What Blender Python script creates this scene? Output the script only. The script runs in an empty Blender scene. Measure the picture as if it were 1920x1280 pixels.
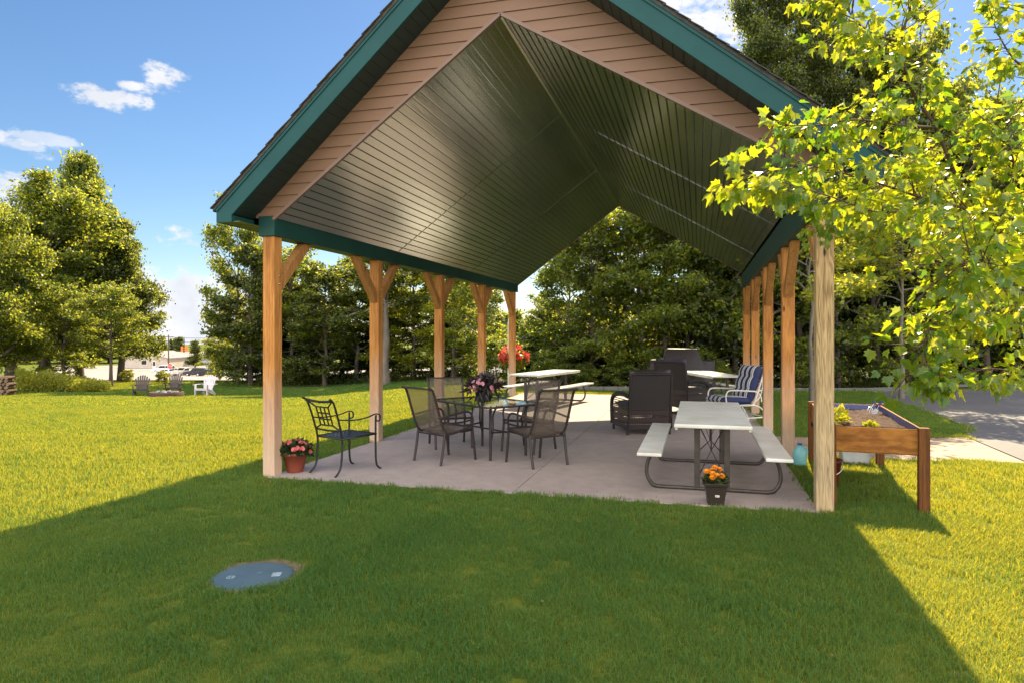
import bpy, bmesh, math, random
import numpy as np
from mathutils import Vector, Matrix, noise as mnoise
R = math.radians
random.seed(7)
SC = bpy.context.scene
COL = SC.collection

# ------------------------------------------------------------------ camera
F, CX, CY, TH = 1268.0, 960.0, 627.0, 0.2689
CAM = Vector((1.842, -6.83, 1.65))
cd = bpy.data.cameras.new('camera'); cam = bpy.data.objects.new('camera', cd); COL.objects.link(cam)
cam.location = CAM; cam.rotation_euler = (R(90), 0, TH)
cd.sensor_width = 36; cd.lens = F / 1920 * 36; cd.shift_y = -(640 - CY) / 1920
cd.clip_start = .05; cd.clip_end = 3000
SC.camera = cam
SC.render.resolution_x = 1024; SC.render.resolution_y = 682

def at(u, v, Z):            # a pixel of the 1920x1280 photo at depth Z -> world
    X = (u - CX) / F * Z; U = -(v - CY) / F * Z
    return Vector((CAM.x + X * math.cos(TH) - Z * math.sin(TH), CAM.y + X * math.sin(TH) + Z * math.cos(TH), CAM.z + U))
def depth_of(x, y):
    dx, dy = x - CAM.x, y - CAM.y
    return dy * math.cos(TH) - dx * math.sin(TH), dx * math.cos(TH) + dy * math.sin(TH)

# ------------------------------------------------------------------ light
SUN = Vector((.075, .84, .80)).normalized()      # towards the sun
EL = math.asin(SUN.z); AZ = math.atan2(SUN.x, SUN.y)
sd = bpy.data.lights.new('sun', 'SUN'); so = bpy.data.objects.new('sun', sd); COL.objects.link(so)
sd.energy = 3.1; sd.angle = R(.55); sd.color = (1, .83, .54)
so.rotation_euler = SUN.to_track_quat('Z', 'Y').to_euler()
W = bpy.data.worlds.new('World'); SC.world = W; W.use_nodes = True
wt = W.node_tree; wt.nodes.clear()
def N(t, typ, **k):
    n = t.nodes.new(typ)
    for a, b in k.items():
        if a[0] == 'i' and a[1:].isdigit(): n.inputs[int(a[1:])].default_value = b
        else: setattr(n, a, b)
    return n
sky = N(wt, 'ShaderNodeTexSky', sky_type='NISHITA', sun_disc=False, sun_elevation=EL, sun_rotation=AZ, air_density=1.0, dust_density=.25, ozone_density=3.0)
tc = N(wt, 'ShaderNodeTexCoord')
hs = N(wt, 'ShaderNodeHueSaturation'); hs.inputs['Saturation'].default_value = 1.14; hs.inputs['Value'].default_value = .76
wt.links.new(sky.outputs[0], hs.inputs['Color'])
cur = None
def wmath(op, a, b=None):
    m = N(wt, 'ShaderNodeMath', operation=op)
    for i, q in enumerate((a, b)):
        if q is None: continue
        if isinstance(q, (int, float)): m.inputs[i].default_value = q
        else: wt.links.new(q, m.inputs[i])
    return m.outputs[0]
def wdot(v):
    n = N(wt, 'ShaderNodeVectorMath', operation='DOT_PRODUCT'); wt.links.new(tc.outputs['Generated'], n.inputs[0]); n.inputs[1].default_value = v
    return n.outputs['Value']
nz = N(wt, 'ShaderNodeTexNoise'); nz.inputs['Scale'].default_value = 13; nz.inputs['Detail'].default_value = 8; nz.inputs['Roughness'].default_value = .62
mp = N(wt, 'ShaderNodeMapping'); mp.inputs['Scale'].default_value = (1, 1, 1.8); wt.links.new(tc.outputs['Generated'], mp.inputs[0]); wt.links.new(mp.outputs[0], nz.inputs['Vector'])
for (u, v, a, b, k) in [(295,138,44,20,1.2),(210,182,46,14,1.2),(252,160,50,14,1.0),(112,264,40,7,.6),(50,276,22,6,.6),(30,328,46,15,.85),(340,585,100,62,1.6),(250,640,120,40,1.2),(450,640,200,55,.9),(1310,15,105,60,1.1),(60,380,90,60,.9),(950,690,300,60,.9),(1220,430,160,80,.8)]:
    c = (at(u, v, 1) - CAM).normalized(); right = Vector((0,0,1)).cross(c).normalized() * -1; up = right.cross(c)
    s = 1 / F
    x = wmath('DIVIDE', wdot(right), a * s); y = wmath('DIVIDE', wdot(up), b * s)
    d = wmath('SQRT', wmath('ADD', wmath('MULTIPLY', x, x), wmath('MULTIPLY', y, y)))
    m = wmath('SUBTRACT', max(1.15, 1.2*k), d)
    front = wmath('GREATER_THAN', wdot(c), 0)
    m = wmath('ADD', m, wmath('MULTIPLY', wmath('SUBTRACT', nz.outputs['Fac'], .5), 6.0))
    mr = N(wt, 'ShaderNodeMapRange', interpolation_type='SMOOTHSTEP'); wt.links.new(m, mr.inputs[0]); mr.inputs[1].default_value = .2; mr.inputs[2].default_value = .95; mr.inputs[3].default_value = 0; mr.inputs[4].default_value = min(1, k)
    o = wmath('MULTIPLY', mr.outputs[0], front)
    cur = o if cur is None else wmath('MAXIMUM', cur, o)
mixc = N(wt, 'ShaderNodeMix', data_type='RGBA'); 
wt.links.new(cur, mixc.inputs[0]); wt.links.new(hs.outputs[0], mixc.inputs[6])
cn = N(wt, 'ShaderNodeTexNoise'); cn.inputs['Scale'].default_value = 16; cn.inputs['Detail'].default_value = 5; wt.links.new(tc.outputs['Generated'], cn.inputs['Vector'])
cr = N(wt, 'ShaderNodeValToRGB'); cr.color_ramp.elements[0].position = .35; cr.color_ramp.elements[0].color = (4.5, 4.7, 5.1, 1); cr.color_ramp.elements[1].position = .6; cr.color_ramp.elements[1].color = (5.6, 5.6, 5.8, 1)
wt.links.new(cn.outputs['Fac'], cr.inputs[0]); wt.links.new(cr.outputs[0], mixc.inputs[7])
# unseen bright cloud bank added behind the camera as fill light
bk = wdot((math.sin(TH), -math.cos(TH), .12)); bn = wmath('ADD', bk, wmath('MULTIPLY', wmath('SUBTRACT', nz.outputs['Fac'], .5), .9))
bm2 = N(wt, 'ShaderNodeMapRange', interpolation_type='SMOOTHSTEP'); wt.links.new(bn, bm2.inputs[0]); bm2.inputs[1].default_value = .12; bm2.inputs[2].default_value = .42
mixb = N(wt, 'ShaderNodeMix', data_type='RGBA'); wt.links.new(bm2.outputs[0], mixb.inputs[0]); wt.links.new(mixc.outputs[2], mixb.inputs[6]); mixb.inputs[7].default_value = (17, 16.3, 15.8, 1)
bg = N(wt, 'ShaderNodeBackground'); bg.inputs[1].default_value = .05
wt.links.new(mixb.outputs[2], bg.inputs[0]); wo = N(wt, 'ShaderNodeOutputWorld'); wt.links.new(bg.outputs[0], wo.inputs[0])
SC.view_settings.view_transform = 'Standard'; SC.view_settings.look = 'None'; SC.view_settings.exposure = 1.9; SC.view_settings.gamma = 1
SC.render.engine = 'CYCLES'

# ------------------------------------------------------------------ terrain height
def sstep(a, b, x):
    t = min(1, max(0, (x - a) / (b - a))); return t * t * (3 - 2 * t)
ZA = [0, 11, 16, 20, 25, 33, 40, 46, 80, 150, 200, 600]; HL = [0, 0, -.22, -.48, -.81, -1.36, -1.5, -1.56, -3.7, -7.6, -7.7, -9]
ZR = [0, 19.0, 24, 33, 45, 80, 150, 200, 600]; HR = [0, 0, -.36, -.75, -1.15, -3.2, -7.6, -7.7, -9]
def H(x, y):
    Z, X = depth_of(x, y)
    if Z <= 0: return 0.0
    w = 1 - sstep(-.34, -.05, X / max(Z, 1))
    return float(np.interp(Z, ZA, HL) * w + np.interp(Z, ZR, HR) * (1 - w))
def gat(u, Z):              # ground point seen in column u at depth Z
    p = at(u, CY, Z); p.z = H(p.x, p.y); return p

# ------------------------------------------------------------------ materials
def mat(name):
    m = bpy.data.materials.new(name); m.use_nodes = True; t = m.node_tree
    return m, t, t.nodes['Principled BSDF'], t.nodes['Material Output']
def ramp(t, src, stops):
    r = N(t, 'ShaderNodeValToRGB'); el = r.color_ramp.elements
    while len(el) < len(stops): el.new(.5)
    for e, (p, c) in zip(el, stops): e.position = p; e.color = (*c, 1)
    t.links.new(src, r.inputs[0]); return r.outputs[0]
def noise(t, scale, detail=4, vec=None, coord='Object', stretch=None, rough=.55):
    n = N(t, 'ShaderNodeTexNoise'); n.inputs['Scale'].default_value = scale; n.inputs['Detail'].default_value = detail; n.inputs['Roughness'].default_value = rough
    if vec is None:
        c = N(t, 'ShaderNodeTexCoord'); vec = c.outputs[coord]
    if stretch:
        m = N(t, 'ShaderNodeMapping'); m.inputs['Scale'].default_value = stretch; t.links.new(vec, m.inputs[0]); vec = m.outputs[0]
    t.links.new(vec, n.inputs['Vector']); return n.outputs['Fac']
def bump(t, src, bsdf, strength=.3, dist=.01):
    b = N(t, 'ShaderNodeBump'); b.inputs['Strength'].default_value = strength; b.inputs['Distance'].default_value = dist
    t.links.new(src, b.inputs['Height']); t.links.new(b.outputs[0], bsdf.inputs['Normal'])
def mixrgb(t, fac, a, b, mode='MIX'):
    m = N(t, 'ShaderNodeMix', data_type='RGBA', blend_type=mode)
    for i, q in ((0, fac), (6, a), (7, b)):
        if isinstance(q, (int, float)): m.inputs[i].default_value = q
        elif isinstance(q, tuple): m.inputs[i].default_value = (*q, 1)
        else: t.links.new(q, m.inputs[i])
    return m.outputs[2]
def simple(name, c1, c2=None, scale=8, rough=.6, metal=0, bs=0, bscale=60, bdist=.004, spec=.5, stretch=None, ior=None, rvar=0):
    m, t, b, o = mat(name)
    c2 = c2 or tuple(x * .75 for x in c1)
    n = noise(t, scale, 5, stretch=stretch)
    t.links.new(ramp(t, n, [(.3, c2), (.7, c1)]), b.inputs['Base Color'])
    b.inputs['Roughness'].default_value = rough; b.inputs['Metallic'].default_value = metal; b.inputs['Specular IOR Level'].default_value = spec
    if ior: b.inputs['IOR'].default_value = ior
    if rvar:
        r = N(t, 'ShaderNodeMapRange'); t.links.new(n, r.inputs[0]); r.inputs[3].default_value = rough - rvar; r.inputs[4].default_value = rough + rvar; t.links.new(r.outputs[0], b.inputs['Roughness'])
    if bs: bump(t, noise(t, bscale, 4, stretch=stretch), b, bs, bdist)
    return m
def leafmat(name, d1, d2, tr1, tr2, tfac=.45, rough=.45, scale=.6, spec=.5, world=False, lo=.25, hi=.85):
    m, t, b, o = mat(name)
    g = N(t, 'ShaderNodeNewGeometry'); oi = N(t, 'ShaderNodeObjectInfo')
    n = noise(t, scale, 4, vec=g.outputs['Position'] if world else None)
    mx = N(t, 'ShaderNodeMath', operation='ADD'); t.links.new(g.outputs['Random Per Island'], mx.inputs[0]); t.links.new(n, mx.inputs[1])
    mx2 = N(t, 'ShaderNodeMath', operation='MULTIPLY'); t.links.new(mx.outputs[0], mx2.inputs[0]); mx2.inputs[1].default_value = .62
    col = ramp(t, mx2.outputs[0], [(lo, d1), (hi, d2)]); trc = ramp(t, mx2.outputs[0], [(lo, tr1), (hi, tr2)])
    t.links.new(col, b.inputs['Base Color']); b.inputs['Roughness'].default_value = rough; b.inputs['Specular IOR Level'].default_value = spec
    tr = N(t, 'ShaderNodeBsdfTranslucent'); t.links.new(trc, tr.inputs[0])
    ms = N(t, 'ShaderNodeMixShader'); ms.inputs[0].default_value = tfac
    t.links.new(b.outputs[0], ms.inputs[1]); t.links.new(tr.outputs[0], ms.inputs[2]); t.links.new(ms.outputs[0], o.inputs[0])
    return m
M = {}
M['grass'] = leafmat('grass_blades', (.022,.108,.034), (.062,.195,.066), (.17,.31,.02), (.80,.63,.03), .5, .6, .8, .12, True)
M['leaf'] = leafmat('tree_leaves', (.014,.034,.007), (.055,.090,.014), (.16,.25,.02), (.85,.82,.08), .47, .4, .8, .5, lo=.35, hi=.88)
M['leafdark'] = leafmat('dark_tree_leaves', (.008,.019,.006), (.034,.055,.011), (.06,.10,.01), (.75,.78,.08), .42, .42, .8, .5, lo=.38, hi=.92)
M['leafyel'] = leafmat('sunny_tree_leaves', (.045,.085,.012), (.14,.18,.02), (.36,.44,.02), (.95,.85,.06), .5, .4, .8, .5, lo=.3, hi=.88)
M['needle'] = leafmat('conifer_needles', (.010,.024,.010), (.026,.05,.018), (.05,.09,.012), (.12,.17,.02), .25, .55, .5, .3)
M['maple'] = leafmat('maple_leaves', (.035,.105,.016), (.08,.16,.02), (.22,.42,.014), (.82,.76,.02), .52, .32, 1.5, .6)
M['weed'] = leafmat('weed_leaves', (.10,.14,.02), (.20,.22,.03), (.45,.46,.03), (.75,.68,.08), .45, .5, .6, .3)
M['potleaf'] = leafmat('potted_leaves', (.012,.03,.012), (.04,.07,.02), (.03,.07,.02), (.08,.12,.03), .3, .4, 8, .4)
M['bark'] = simple('bark', (.13,.10,.08), (.05,.04,.032), 5, .9, bs=.8, bscale=18, bdist=.03, stretch=(1,1,.25))
M['greybark'] = simple('grey_bark', (.22,.19,.16), (.11,.09,.075), 4, .9, bs=.7, bscale=14, bdist=.03, stretch=(1,1,.3))
M['twig'] = simple('twig_bark', (.11,.06,.035), (.05,.03,.02), 10, .8)

def groundmat():
    m, t, b, o = mat('lawn_soil')
    c = N(t, 'ShaderNodeTexCoord').outputs['Object']
    n1 = noise(t, .35, 4, c); n2 = noise(t, 28, 5, c); n3 = noise(t, 3, 4, c)
    a = ramp(t, n1, [(.35, (.10,.13,.014)), (.65, (.16,.165,.018))])
    bb = ramp(t, n2, [(.3, (.05,.075,.012)), (.7, (.15,.17,.022))])
    col = mixrgb(t, .5, a, bb); col = mixrgb(t, .5, col, ramp(t, n3, [(.3, (.08,.12,.014)), (.7, (.13,.145,.02))]))
    t.links.new(col, b.inputs['Base Color']); b.inputs['Roughness'].default_value = .9; b.inputs['Specular IOR Level'].default_value = .1
    bump(t, n2, b, .6, .03); return m
M['ground'] = groundmat()
def concrete(name, c1, c2, sc=1.0, cracks=True):
    m, t, b, o = mat(name)
    c = N(t, 'ShaderNodeTexCoord').outputs['Object']
    n1 = noise(t, .9 * sc, 6, c, rough=.6); n2 = noise(t, 90, 4, c); n3 = noise(t, 6, 5, c, rough=.65)
    col = ramp(t, n1, [(.3, c2), (.68, c1)])
    col = mixrgb(t, .35, col, ramp(t, n2, [(.3, tuple(x * .7 for x in c2)), (.7, tuple(min(1, x * 1.12) for x in c1))]))
    col = mixrgb(t, .3, col, ramp(t, n3, [(.33, tuple(x * .6 for x in c2)), (.6, c1)]))
    t.links.new(col, b.inputs['Base Color']); b.inputs['Roughness'].default_value = .72
    r = N(t, 'ShaderNodeMapRange'); t.links.new(n3, r.inputs[0]); r.inputs[3].default_value = .5; r.inputs[4].default_value = .85; t.links.new(r.outputs[0], b.inputs['Roughness'])
    bump(t, n2, b, .25, .004); return m
M['concrete'] = concrete('patio_concrete', (.40,.33,.30), (.29,.235,.215))
M['path'] = concrete('path_concrete', (.33,.235,.165), (.24,.17,.12))
M['asphalt'] = concrete('driveway_asphalt', (.125,.115,.12), (.085,.08,.088))
M['lot'] = concrete('parking_asphalt', (.36,.31,.28), (.28,.245,.22), .1)
M['curb'] = concrete('curb_stone', (.15,.145,.14), (.09,.085,.08))
M['forest'] = simple('forest_floor', (.045,.036,.022), (.018,.018,.008), 2, .95, bs=.8, bscale=12, bdist=.05)
M['soil'] = simple('potting_soil', (.10,.045,.022), (.03,.014,.008), 30, .95, bs=1, bscale=45, bdist=.02)
M['dirt'] = simple('bare_dirt', (.20,.15,.08), (.08,.065,.03), 18, .95, bs=.8, bscale=60, bdist=.01)

def woodmat(name, c1, c2, pale, zlo, zhi, scale=3.0, pmax=.95):
    m, t, b, o = mat(name)
    c = N(t, 'ShaderNodeTexCoord').outputs['Object']; oi = N(t, 'ShaderNodeObjectInfo')
    add = N(t, 'ShaderNodeVectorMath', operation='ADD'); mul = N(t, 'ShaderNodeVectorMath', operation='SCALE'); 
    cb = N(t, 'ShaderNodeCombineXYZ')
    for i in range(3): t.links.new(oi.outputs['Random'], cb.inputs[i])
    t.links.new(cb.outputs[0], mul.inputs[0]); mul.inputs['Scale'].default_value = 23
    t.links.new(c, add.inputs[0]); t.links.new(mul.outputs[0], add.inputs[1])
    mpn = N(t, 'ShaderNodeMapping'); mpn.inputs['Scale'].default_value = (9, 9, .75); t.links.new(add.outputs[0], mpn.inputs[0])
    n = N(t, 'ShaderNodeTexNoise'); n.inputs['Scale'].default_value = 1.0; n.inputs['Detail'].default_value = 3; n.inputs['Distortion'].default_value = .5
    t.links.new(mpn.outputs[0], n.inputs['Vector'])
    w = N(t, 'ShaderNodeMath', operation='MULTIPLY'); t.links.new(n.outputs['Fac'], w.inputs[0]); w.inputs[1].default_value = scale * 14
    s = N(t, 'ShaderNodeMath', operation='SINE'); t.links.new(w.outputs[0], s.inputs[0])
    s2 = N(t, 'ShaderNodeMapRange'); t.links.new(s.outputs[0], s2.inputs[0]); s2.inputs[1].default_value = -1
    grain = ramp(t, s2.outputs[0], [(.1, c2), (.75, c1)])
    big = noise(t, 2.2, 4, add.outputs[0], stretch=(3, 3, .6))
    grain = mixrgb(t, .45, grain, ramp(t, big, [(.35, tuple(x * .7 for x in c2)), (.65, c1)]))
    fine = noise(t, 60, 3, add.outputs[0], stretch=(3, 3, .12))
    grain = mixrgb(t, .38, grain, ramp(t, fine, [(.35, tuple(x * .45 for x in c2)), (.65, c1)]))
    vk = N(t, 'ShaderNodeTexVoronoi'); vm = N(t, 'ShaderNodeMapping'); vm.inputs['Scale'].default_value = (5, 5, 1.7); t.links.new(add.outputs[0], vm.inputs[0]); t.links.new(vm.outputs[0], vk.inputs['Vector']); vk.inputs['Scale'].default_value = 1
    kn = N(t, 'ShaderNodeMapRange'); t.links.new(vk.outputs['Distance'], kn.inputs[0]); kn.inputs[1].default_value = .05; kn.inputs[2].default_value = .10; kn.inputs[3].default_value = 1; kn.inputs[4].default_value = 0
    grain = mixrgb(t, kn.outputs[0], grain, tuple(x * .25 for x in c2))
    if pale:
        sx = N(t, 'ShaderNodeSeparateXYZ'); t.links.new(c, sx.inputs[0])
        q = N(t, 'ShaderNodeMath', operation='ADD'); t.links.new(sx.outputs[2], q.inputs[0]); t.links.new(big, q.inputs[1])
        r = N(t, 'ShaderNodeMapRange'); t.links.new(q.outputs[0], r.inputs[0]); r.inputs[1].default_value = zlo + .5; r.inputs[2].default_value = zhi + .5; r.inputs[3].default_value = pmax; r.inputs[4].default_value = 0
        grain = mixrgb(t, r.outputs[0], grain, mixrgb(t, .5, grain, pale))
    t.links.new(grain, b.inputs['Base Color']); b.inputs['Roughness'].default_value = .75; b.inputs['Specular IOR Level'].default_value = .25
    bump(t, s2.outputs[0], b, .25, .003)
    return m
M['post'] = woodmat('cedar_post', (.60,.27,.07), (.32,.12,.03), (.60,.56,.49), .2, 1.4, 2.2)
M['weather'] = woodmat('weathered_post', (.60,.42,.21), (.11,.055,.02), (.62,.53,.38), .6, 2.1, 4.5, .45)
M['brace'] = woodmat('brace_wood', (.50,.25,.08), (.30,.12,.035), None, 0, 1)
M['bedwood'] = woodmat('stained_bed_wood', (.50,.225,.045), (.24,.085,.018), None, 0, 1, 1.8)
M['bedleg'] = woodmat('dark_stained_leg', (.22,.085,.022), (.08,.03,.01), None, 0, 1, 1.8)
M['log'] = simple('firewood_bark', (.16,.10,.06), (.06,.038,.025), 12, .95, bs=.7, bscale=30, bdist=.01)
M['logend'] = simple('firewood_end', (.26,.17,.11), (.12,.08,.055), 25, .9)

M['teal'] = simple('teal_fascia_paint', (.010,.066,.068), (.008,.054,.057), 3, .55, bs=.05, bscale=5, bdist=.01, spec=.2)
M['tealdark'] = simple('green_beam_wrap', (.010,.058,.050), (.007,.042,.038), 2, .5, spec=.25)
M['soffit'] = simple('dark_vented_soffit', (.012,.03,.028), (.008,.02,.02), 4, .5)
M['olive'] = simple('olive_eave_soffit', (.09,.11,.03), (.06,.075,.02), 4, .5)
M['siding'] = simple('tan_vinyl_siding', (.215,.118,.070), (.175,.095,.056), 2.5, .6, bs=.12, bscale=30, bdist=.004, stretch=(.15,1,1))
M['trim'] = simple('tan_trim', (.19,.115,.085), (.16,.095,.07), 4, .5)
M['ceiling'] = simple('glossy_green_soffit_boards', (.075,.100,.058), (.036,.072,.044), 1.4, .21, 0, spec=.5, ior=3.6, bs=.25, bscale=1.1, bdist=.02, stretch=(4,.5,4), rvar=.05)
M['shingle'] = simple('asphalt_shingles', (.07,.065,.06), (.03,.03,.03), 12, .95, bs=.8, bscale=60, bdist=.01)

M['blackmetal'] = simple('black_iron', (.022,.022,.024), (.012,.012,.013), 20, .42, .3)
M['bronze'] = simple('dark_brown_metal', (.045,.034,.032), (.03,.022,.022), 20, .4, .3)
M['greytube'] = simple('grey_brown_tube', (.085,.07,.062), (.055,.047,.042), 12, .42, .4)
M['plastic'] = simple('off_white_plastic', (.74,.75,.73), (.56,.54,.47), 3.2, .36, bs=.12, bscale=120, bdist=.002)
M['whitetube'] = simple('white_tube', (.75,.72,.66), (.62,.58,.52), 9, .4)
M['adiwhite'] = simple('lavender_white_plastic', (.62,.58,.62), (.5,.46,.5), 9, .5)
M['adibrown'] = simple('brown_plastic', (.05,.03,.028), (.035,.022,.02), 9, .5)
M['terracotta'] = simple('rust_red_plastic_pot', (.27,.06,.03), (.19,.04,.022), 7, .42)
M['darkpot'] = simple('dark_pot', (.028,.03,.032), (.018,.02,.022), 7, .38)
M['brownpot'] = simple('square_brown_pot', (.035,.025,.022), (.024,.018,.016), 7, .4)
M['white'] = simple('white_paper', (.75,.74,.7), (.65,.64,.6), 20, .6)
M['liner'] = simple('blue_liner', (.02,.035,.17), (.012,.02,.09), 6, .35, bs=.4, bscale=9, bdist=.02)
M['cover'] = simple('dark_vinyl_cover', (.026,.020,.023), (.017,.013,.016), 3, .45, bs=.5, bscale=5, bdist=.03)
M['cushion_navy'] = simple('navy_cushion', (.075,.062,.095), (.05,.042,.07), 4, .6)
M['rattan'] = simple('brown_wicker', (.018,.013,.012), (.010,.007,.007), 60, .65, bs=.8, bscale=160, bdist=.004)
M['lid'] = simple('blue_grey_plastic_lid', (.075,.125,.155), (.055,.095,.12), 4, .5, bs=.2, bscale=150, bdist=.002)
M['scuff'] = simple('pale_scuff', (.42,.5,.56), (.22,.3,.36), 90, .7)
M['red_petal'] = leafmat('red_petals', (.55,.03,.03), (.75,.10,.09), (.6,.05,.04), (.8,.15,.1), .4, .5, 6)
M['pink_petal'] = leafmat('pink_petals', (.50,.16,.24), (.66,.30,.36), (.6,.2,.3), (.7,.35,.4), .35, .5, 6)
M['coral_petal'] = leafmat('coral_petals', (.62,.06,.07), (.78,.20,.20), (.6,.08,.08), (.8,.25,.2), .35, .5, 6)
M['orange_petal'] = leafmat('orange_petals', (.80,.24,.01), (.90,.36,.02), (.8,.3,.01), (.9,.4,.02), .3, .5, 6)
M['purpleleaf'] = leafmat('purple_green_leaves', (.025,.018,.022), (.05,.04,.035), (.06,.03,.04), (.08,.06,.04), .25, .4, 8)
M['lettuce'] = leafmat('lettuce', (.20,.26,.01), (.34,.34,.02), (.5,.5,.02), (.7,.6,.03), .45, .5, 8)
M['firebrick'] = simple('rusty_fire_ring', (.085,.04,.03), (.04,.022,.018), 10, .85, bs=.6, bscale=30, bdist=.01)
M['ash'] = simple('grey_ash', (.35,.34,.33), (.12,.11,.10), 12, .95, bs=.8, bscale=20, bdist=.03)
M['black'] = simple('black_rubber', (.02,.02,.02), (.013,.013,.013), 10, .7)
M['chrome'] = simple('bright_metal', (.6,.6,.62), (.5,.5,.52), 10, .25, .9)
M['bucket'] = simple('maroon_bucket', (.16,.022,.022), (.11,.015,.016), 8, .35)
M['cap'] = simple('blue_cap', (.03,.12,.45), None, 8, .4)
M['tub'] = simple('translucent_white_tub', (.62,.64,.66), (.5,.52,.54), 8, .4)
def glassy(name, col, rough, alpha, ior=1.45):
    m, t, b, o = mat(name)
    b.inputs['Base Color'].default_value = (*col, 1); b.inputs['Roughness'].default_value = rough; b.inputs['IOR'].default_value = ior
    tr = N(t, 'ShaderNodeBsdfTransparent'); tr.inputs[0].default_value = (min(1, col[0] * .2 + .75), min(1, col[1] * .2 + .8), min(1, col[2] * .2 + .76), 1)
    ms = N(t, 'ShaderNodeMixShader'); ms.inputs[0].default_value = alpha
    t.links.new(tr.outputs[0], ms.inputs[1]); t.links.new(b.outputs[0], ms.inputs[2]); t.links.new(ms.outputs[0], o.inputs[0]); return m
M['glass'] = glassy('table_glass', (.12,.17,.13), .05, .32, 1.9)
M['jug'] = glassy('teal_jug_plastic', (.25,.62,.66), .3, .8)
M['carglass'] = simple('car_glass', (.03,.035,.04), (.02,.022,.025), 3, .1)
def slingmat():
    m, t, b, o = mat('sling_mesh'); c = N(t, 'ShaderNodeTexCoord').outputs['Object']
    w = noise(t, 220, 2, c); t.links.new(ramp(t, w, [(.3, (.10,.075,.06)), (.7, (.19,.15,.12))]), b.inputs['Base Color']); b.inputs['Roughness'].default_value = .7
    tr = N(t, 'ShaderNodeBsdfTransparent'); tl = N(t, 'ShaderNodeBsdfTranslucent'); tl.inputs[0].default_value = (.22,.17,.12,1)
    m1 = N(t, 'ShaderNodeMixShader'); m1.inputs[0].default_value = .3; t.links.new(b.outputs[0], m1.inputs[1]); t.links.new(tl.outputs[0], m1.inputs[2])
    ms = N(t, 'ShaderNodeMixShader'); ms.inputs[0].default_value = .30
    t.links.new(m1.outputs[0], ms.inputs[1]); t.links.new(tr.outputs[0], ms.inputs[2]); t.links.new(ms.outputs[0], o.inputs[0]); return m
M['sling'] = slingmat()
def wickmat():              # woven panel with rows of open holes
    m, t, b, o = mat('open_wicker_weave'); c = N(t, 'ShaderNodeTexCoord').outputs['UV']
    sx = N(t, 'ShaderNodeSeparateXYZ'); t.links.new(c, sx.inputs[0])
    def mth(op, a, bb=None):
        q = N(t, 'ShaderNodeMath', operation=op)
        for i, s in enumerate((a, bb)):
            if s is None: continue
            if isinstance(s, (int, float)): q.inputs[i].default_value = s
            else: t.links.new(s, q.inputs[i])
        return q.outputs[0]
    fx = mth('FRACT', mth('MULTIPLY', sx.outputs[0], 17)); fy = mth('FRACT', mth('MULTIPLY', sx.outputs[1], 17))
    hx = mth('GREATER_THAN', fx, .5); hy = mth('GREATER_THAN', fy, .5)
    band = mth('FRACT', mth('MULTIPLY', sx.outputs[1], 4.3)); bm_ = mth('GREATER_THAN', band, .52)
    hole = mth('MULTIPLY', mth('MULTIPLY', hx, hy), bm_)
    b.inputs['Base Color'].default_value = (.03,.019,.018,1); b.inputs['Roughness'].default_value = .5
    tr = N(t, 'ShaderNodeBsdfTransparent'); ms = N(t, 'ShaderNodeMixShader'); t.links.new(hole, ms.inputs[0]); t.links.new(b.outputs[0], ms.inputs[1]); t.links.new(tr.outputs[0], ms.inputs[2]); t.links.new(ms.outputs[0], o.inputs[0])
    return m
M['weave'] = wickmat()
def stripemat():
    m, t, b, o = mat('navy_white_stripes'); c = N(t, 'ShaderNodeTexCoord').outputs['Object']
    sx = N(t, 'ShaderNodeSeparateXYZ'); t.links.new(c, sx.inputs[0])
    q = N(t, 'ShaderNodeMath', operation='MULTIPLY'); t.links.new(sx.outputs[0], q.inputs[0]); q.inputs[1].default_value = 7.2
    fr = N(t, 'ShaderNodeMath', operation='FRACT'); t.links.new(q.outputs[0], fr.inputs[0])
    r = N(t, 'ShaderNodeValToRGB'); r.color_ramp.interpolation = 'CONSTANT'; el = r.color_ramp.elements
    for p, cc in [(.38, (.75,.73,.70)), (.56, (.02,.03,.10)), (.66, (.75,.73,.70)), (.84, (.02,.03,.10))]:
        e = el.new(p); e.color = (*cc, 1)
    el[0].color = (.02,.03,.10,1); el[-1].position = 1; el[-1].color = (.02,.03,.10,1)
    t.links.new(fr.outputs[0], r.inputs[0]); t.links.new(r.outputs[0], b.inputs['Base Color']); b.inputs['Roughness'].default_value = .8; return m
M['stripe'] = stripemat()

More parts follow.
